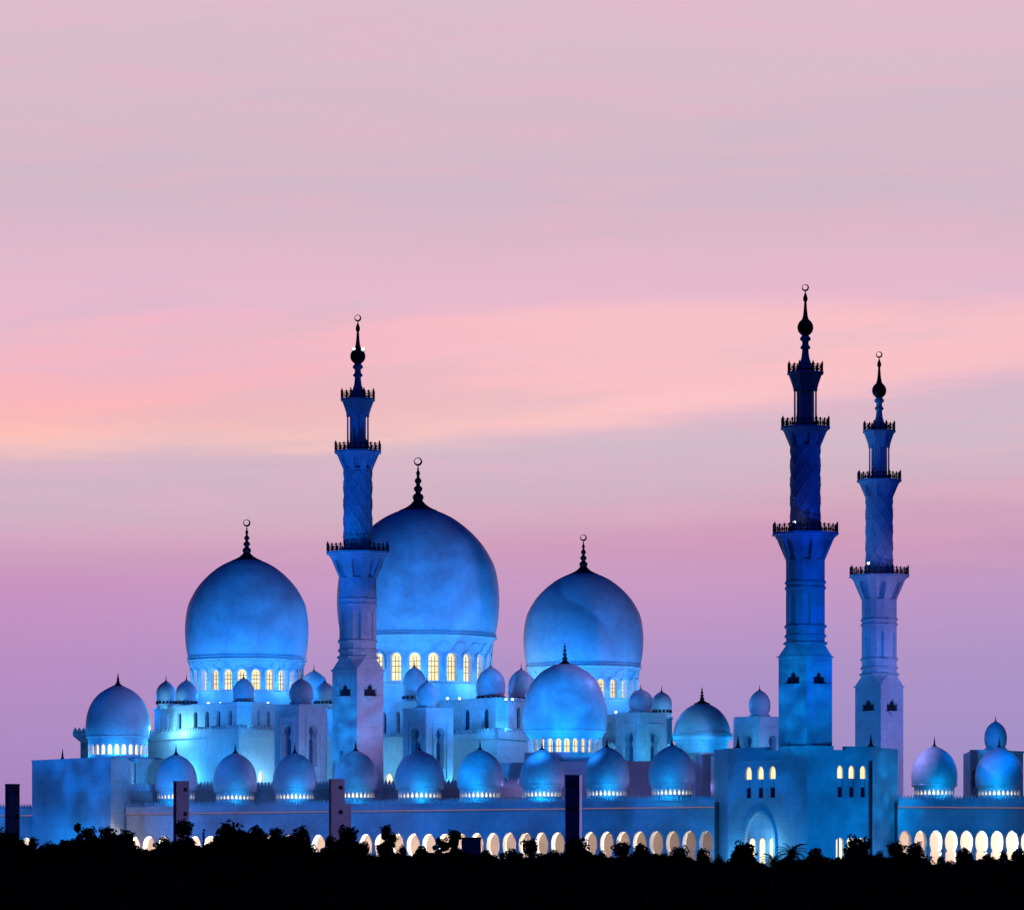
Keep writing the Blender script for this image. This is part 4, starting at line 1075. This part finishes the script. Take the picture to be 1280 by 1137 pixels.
# the undergrowth below them reads as one black mass
rng = random.Random(3); mb = MB()
LINE = [(-400, 1056), (-80, 1050), (30, 1053), (40, 1070), (55, 1063), (75, 1060), (100, 1053), (160, 1049), (176, 1069), (200, 1066), (214, 1060), (230, 1047), (246, 1064), (258, 1064), (270, 1052), (300, 1043), (340, 1049), (376, 1048), (388, 1067), (408, 1068), (418, 1060), (432, 1048), (450, 1064), (466, 1068), (478, 1068), (520, 1067), (560, 1060), (600, 1067), (650, 1066), (690, 1066), (720, 1058), (758, 1072), (800, 1064), (850, 1066), (900, 1075), (930, 1064), (960, 1082), (985, 1070), (1030, 1070), (1046, 1079), (1070, 1058), (1100, 1073), (1130, 1063), (1170, 1079), (1200, 1071), (1240, 1074), (1400, 1068), (1700, 1064)]
def line(px):
    for (a, p_), (b, q) in zip(LINE, LINE[1:]):
        if a <= px <= b: return p_ + (q - p_) * (px - a) / (b - a)
    return 1068
for row, (d, top) in enumerate(((560, 1116), (600, 1098), (640, 1086), (680, 1078), (700, 0), (712, 0), (718, -1))):
    x0, x1 = X(-330, d), X(1610, d); xx = x0
    while xx < x1:
        rad = rng.uniform(1.5, 2.6) if top > 0 else rng.uniform(.45, 1.25) if top == 0 else rng.uniform(.25, .7); px_ = xx / (K * d) + 640; zt = Z((top if top > 0 else line(px_) + (7 if px_ > 455 else 0) + top) + rng.uniform(-4, 6), d); zg = ground_z(d)
        c = (xx, d + rng.uniform(-4, 4), zt - rad); core(mb, c, rad * (.86 if top > 0 else .75), rng, 1.0)
        if zt - 2 * rad > zg: mb.lathe((c[0], c[1], zg - .5), [(rad * .9, 0), (rad * 1.0, (zt - rad - zg) * .5), (rad * .85, zt - rad - zg + .5)], 9, True)
        leaf_blob(mb, (c[0], c[1] - .1, c[2] + .25), rad * 1.12, 240 if top >= 0 else 90, .24 if top >= 0 else .2, rng); xx += rad * (.95 if top > 0 else .8)
u = mb.build('undergrowth', M['leaf']); u['kind'] = 'stuff'; u['label'] = 'black mass of bushes filling the foreground'; u['category'] = 'bushes'

# ------------------------------------------------------------------ floodlighting
# projectors on the light towers (two of them off the left of the picture) wash the marble blue with drifting cloud shapes
t15, t226, t421, t717 = (X(15.5, 972) + 1, 974.5, 31), (X(226.5, 966) + 1, 968.5, 31), (X(421, 962), 965, 31), (X(717, 955) + 1, 957.5, 31)
spot((-165, 985, 40), (-30, 1075, 32), 190000, BLUE, 60, .5, 1.0, .7, 11)
spot(t15, (-75, 1075, 34), 17000, (0, .25, 1), 95, .7, .8, .7, 7)
spot(t226, (-40, 1060, 32), 30000, (0, .25, 1), 95, .7, .8, .6, 7)
spot(t421, (-25, 1050, 32), 26000, (0, .22, 1), 95, .7, .8, .6, 7)
spot(t717, (30, 1010, 30), 21000, (0, .22, 1), 100, .7, .8, .6, 8)
spot((98, 935, 33), (62, 1000, 26), 52000, (0, .28, 1), 75, .7, .8, .4, 9)
spot((36, 925, 33), (52, 1000, 34), 38000, (0, .28, 1), 62, .7, .8, .5, 9)
# long throws on the three great domes and the minarets
spot(t226, (-56, 1130, 68), 600000, (.01, .25, 1), 14, .7, .6, .3, 40)
spot(t717, (-20, 1165, 72), 960000, (.01, .25, 1), 14, .6, .6, .38, 40)
spot(t717, (15.6, 1168, 66), 700000, (.01, .25, 1), 11, .7, .6, .3, 40)
spot(t226, (-78, 1100, 42), 190000, (0, .25, 1), 12, .7, .6, .25, 30)
spot(t421, (11, 1075, 44), 150000, (0, .28, 1), 13, .7, .6, .3, 30)
spot((98, 935, 33), (55, 1000, 68), 120000, (0, .07, 1), 40, .8, .6, .5, 14)
spot((36, 925, 33), (55, 1000, 48), 90000, (0, .34, 1), 20, .9, .6, .8, 25)
spot(t226, (-32, 1046, 44), 130000, (0, .36, 1), 16, .8, .6, .9, 40)
spot(t226, (-31, 1046, 85), 150000, (0, .10, 1), 24, .8, .6, .4, 30)
spot((98, 935, 36), (77, 1112, 48), 420000, BLUE, 15, .6, 1.0, .3, 20)
spot((98, 935, 36), (77, 1112, 85), 260000, (0, .08, 1), 18, .8, 1.0, .3, 20)
# added lavender fill, no known source: halls, minarets, slab towers, arcade wall
spot((70, 1106, 100), (-40, 1082, 40), 115000, LAV_FILL, 46, .6, 1.0, .2, 8)
spot((150, 1060, 34), (76, 1112, 50), 130000, LAV_FILL, 46, .6, 1.0)
spot((120, 930, 30), (-30, 962, 26), 560000, (.38, .34, 1), 15, .5, .6)
spot((X(226.5, 966) + 1, 968.5, 26), (-62, 1040, 20), 7500, (.5, .30, .8), 100, .7, .8, .4, 5)
spot((X(421, 962), 965, 26), (-30, 1030, 20), 3000, LAV_FILL, 100, .7, .8, .4, 5)
spot((X(717, 955) + 1, 957.5, 26), (20, 1010, 20), 2200, LAV_FILL, 80, .7, .8, .4, 5)
spot((98, 935, 33), (70, 997, 30), 60000, (0, .36, 1), 17, .8, .6, .9, 25)
spot((38, 1006, 43), (-28, 1046, 52), 88000, (.50, .37, .95), 29, .8, .6, .2, 20)
spot((X(424, 1066), 1064, Z(990, 1066)), (X(390, 1088), 1090, Z(925, 1088)), 5200, LAV_FILL, 60, .8, .4)
spot((70.5, 1005.5, 42.5), (86, 1011, 31), 4200, LAV_FILL, 85, .6, .5)
for px, d in ((650, 1034), (725, 1028), (800, 1027), (872, 1026)): point(px, 984, d, 560, LAV_FILL)
# uplights round the great domes
def ring_lights(px, d, Rp, py, n, power, col=CYAN, f=1.28, span=150, z2=None):
    s = K * d; x, y = PD(px, d)
    for k in range(n):
        a = R(-span / 2 + span * k / (n - 1)) if n > 1 else 0
        lamp('POINT', (x + Rp * f * s * math.sin(a), y - Rp * f * s * math.cos(a), Z(py, d)), power, col, .5)
for px, d, rp, py, p_ in ((308.5, 1140, 77, 872, 1), (522.6, 1172, 101, 868, 1.6), (729.3, 1175, 75, 880, 1.05)):
    ring_lights(px, d, rp, py - 14, 5, 900 * p_, DRUM, 1.2)
    ring_lights(px, d, rp, py + 4, 4, 3200 * p_, BLUE, 2.0, 120)
#; ring_lights(522.6, 1172, 101, 853, 6, 2300, DRUM); ring_lights(729.3, 1175, 75, 872, 5, 1600, DRUM)
ring_lights(147.5, 1105, 40, 944, 3, 900, f=1.35); ring_lights(706, 1082, 53, 936, 3, 1100, f=1.4, span=120); ring_lights(877.5, 1135, 37, 934, 3, 700, CYAN, 1.5, 130)
rl = random.Random(9)
for px, d, r_ in ((220, 1046, 27), (294, 1041, 27), (368, 1036, 27), (444, 1030, 27), (524, 1025, 31), (600, 1020, 29), (677, 1014, 27), (758, 1009, 28), (840, 1003, 29), (1168, 1003, 29), (1249, 1006, 30)):
    s = K * (d + 6)
    xx, yy, rr, zz = X(px, d + 6), d + 6, r_ * s, Z(965, d)
    lamp('POINT', (xx + s * rl.uniform(-9, 9), yy - rr - 15 * s, Z(989, 1010)), 430 * rl.uniform(.65, 1.3), (0, .40, 1), .4)
    if px < 1000: spot((xx + rr * 1.75, yy - rr * 1.0, zz - 2), (xx + rr * .6, yy - rr * .5, zz), 220 * rl.uniform(.6, 1.2), LAV_FILL, 95, .8, .4)  # added lavender fill for the right side of each dome
# uplit walls between the buildings
for px, py, d, p_, c in ((330, 985, 1092, 3400, PALE), (352, 985, 1097, 1300, PALE), (225, 972, 1105, 2200, ICE), (270, 975, 1092, 2200, CYAN), (178, 985, 1066, 900, ICE), (414, 980, 1118, 2000, PALE), (490, 980, 1109, 2300, PALE),
                         (578, 985, 1084, 1500, ICE), (592, 905, 1093, 900, CYAN), (650, 905, 1092, 700, CYAN), (318, 905, 1088, 600, CYAN), (785, 940, 1082, 500, ICE), (818, 940, 1082, 500, ICE), (640, 940, 1086, 700, CYAN), (352, 970, 1078, 500, CYAN), (398, 965, 1078, 600, ICE), (512, 965, 1078, 600, CYAN), (556, 968, 1078, 700, ICE),
                         (776, 945, 1086, 700, CYAN), (822, 945, 1086, 800, ICE), (880, 948, 1094, 1600, ICE), (766, 940, 1108, 2200, ICE), (926, 938, 1136, 500, ICE), (968, 938, 1136, 500, ICE),
                         (205, 911, 1110, 1700, PALE), (224, 911, 1108, 1200, PALE), (305.5, 911, 1094, 420, ICE), (628, 912, 1095.5, 420, ICE), (1278, 975, 1046, 1200, ICE), (837, 905, 1122, 900, ICE),
                         (498, 868, 1112, 400, CYAN), (410, 878, 1104, 500, ICE), (1100, 935, 1010, 500, CYAN)):
    point(px, py, d, p_ * .8, c)
# ground lights at the foot of the outer walls
for px, py, d, p_, c in ((60, 1078, 1052, 1100, CYAN), (95, 1078, 1046, 1100, CYAN), (146, 1062, 1040, 500, WARM), (905, 1072, 994, 500, ICE), (951, 1056, 988.5, 520, PALE), (980, 1078, 980, 500, CYAN), (1100, 1075, 984, 800, CYAN), (1118, 1075, 992, 200, CYAN)):
    point(px, py, d, p_, c)
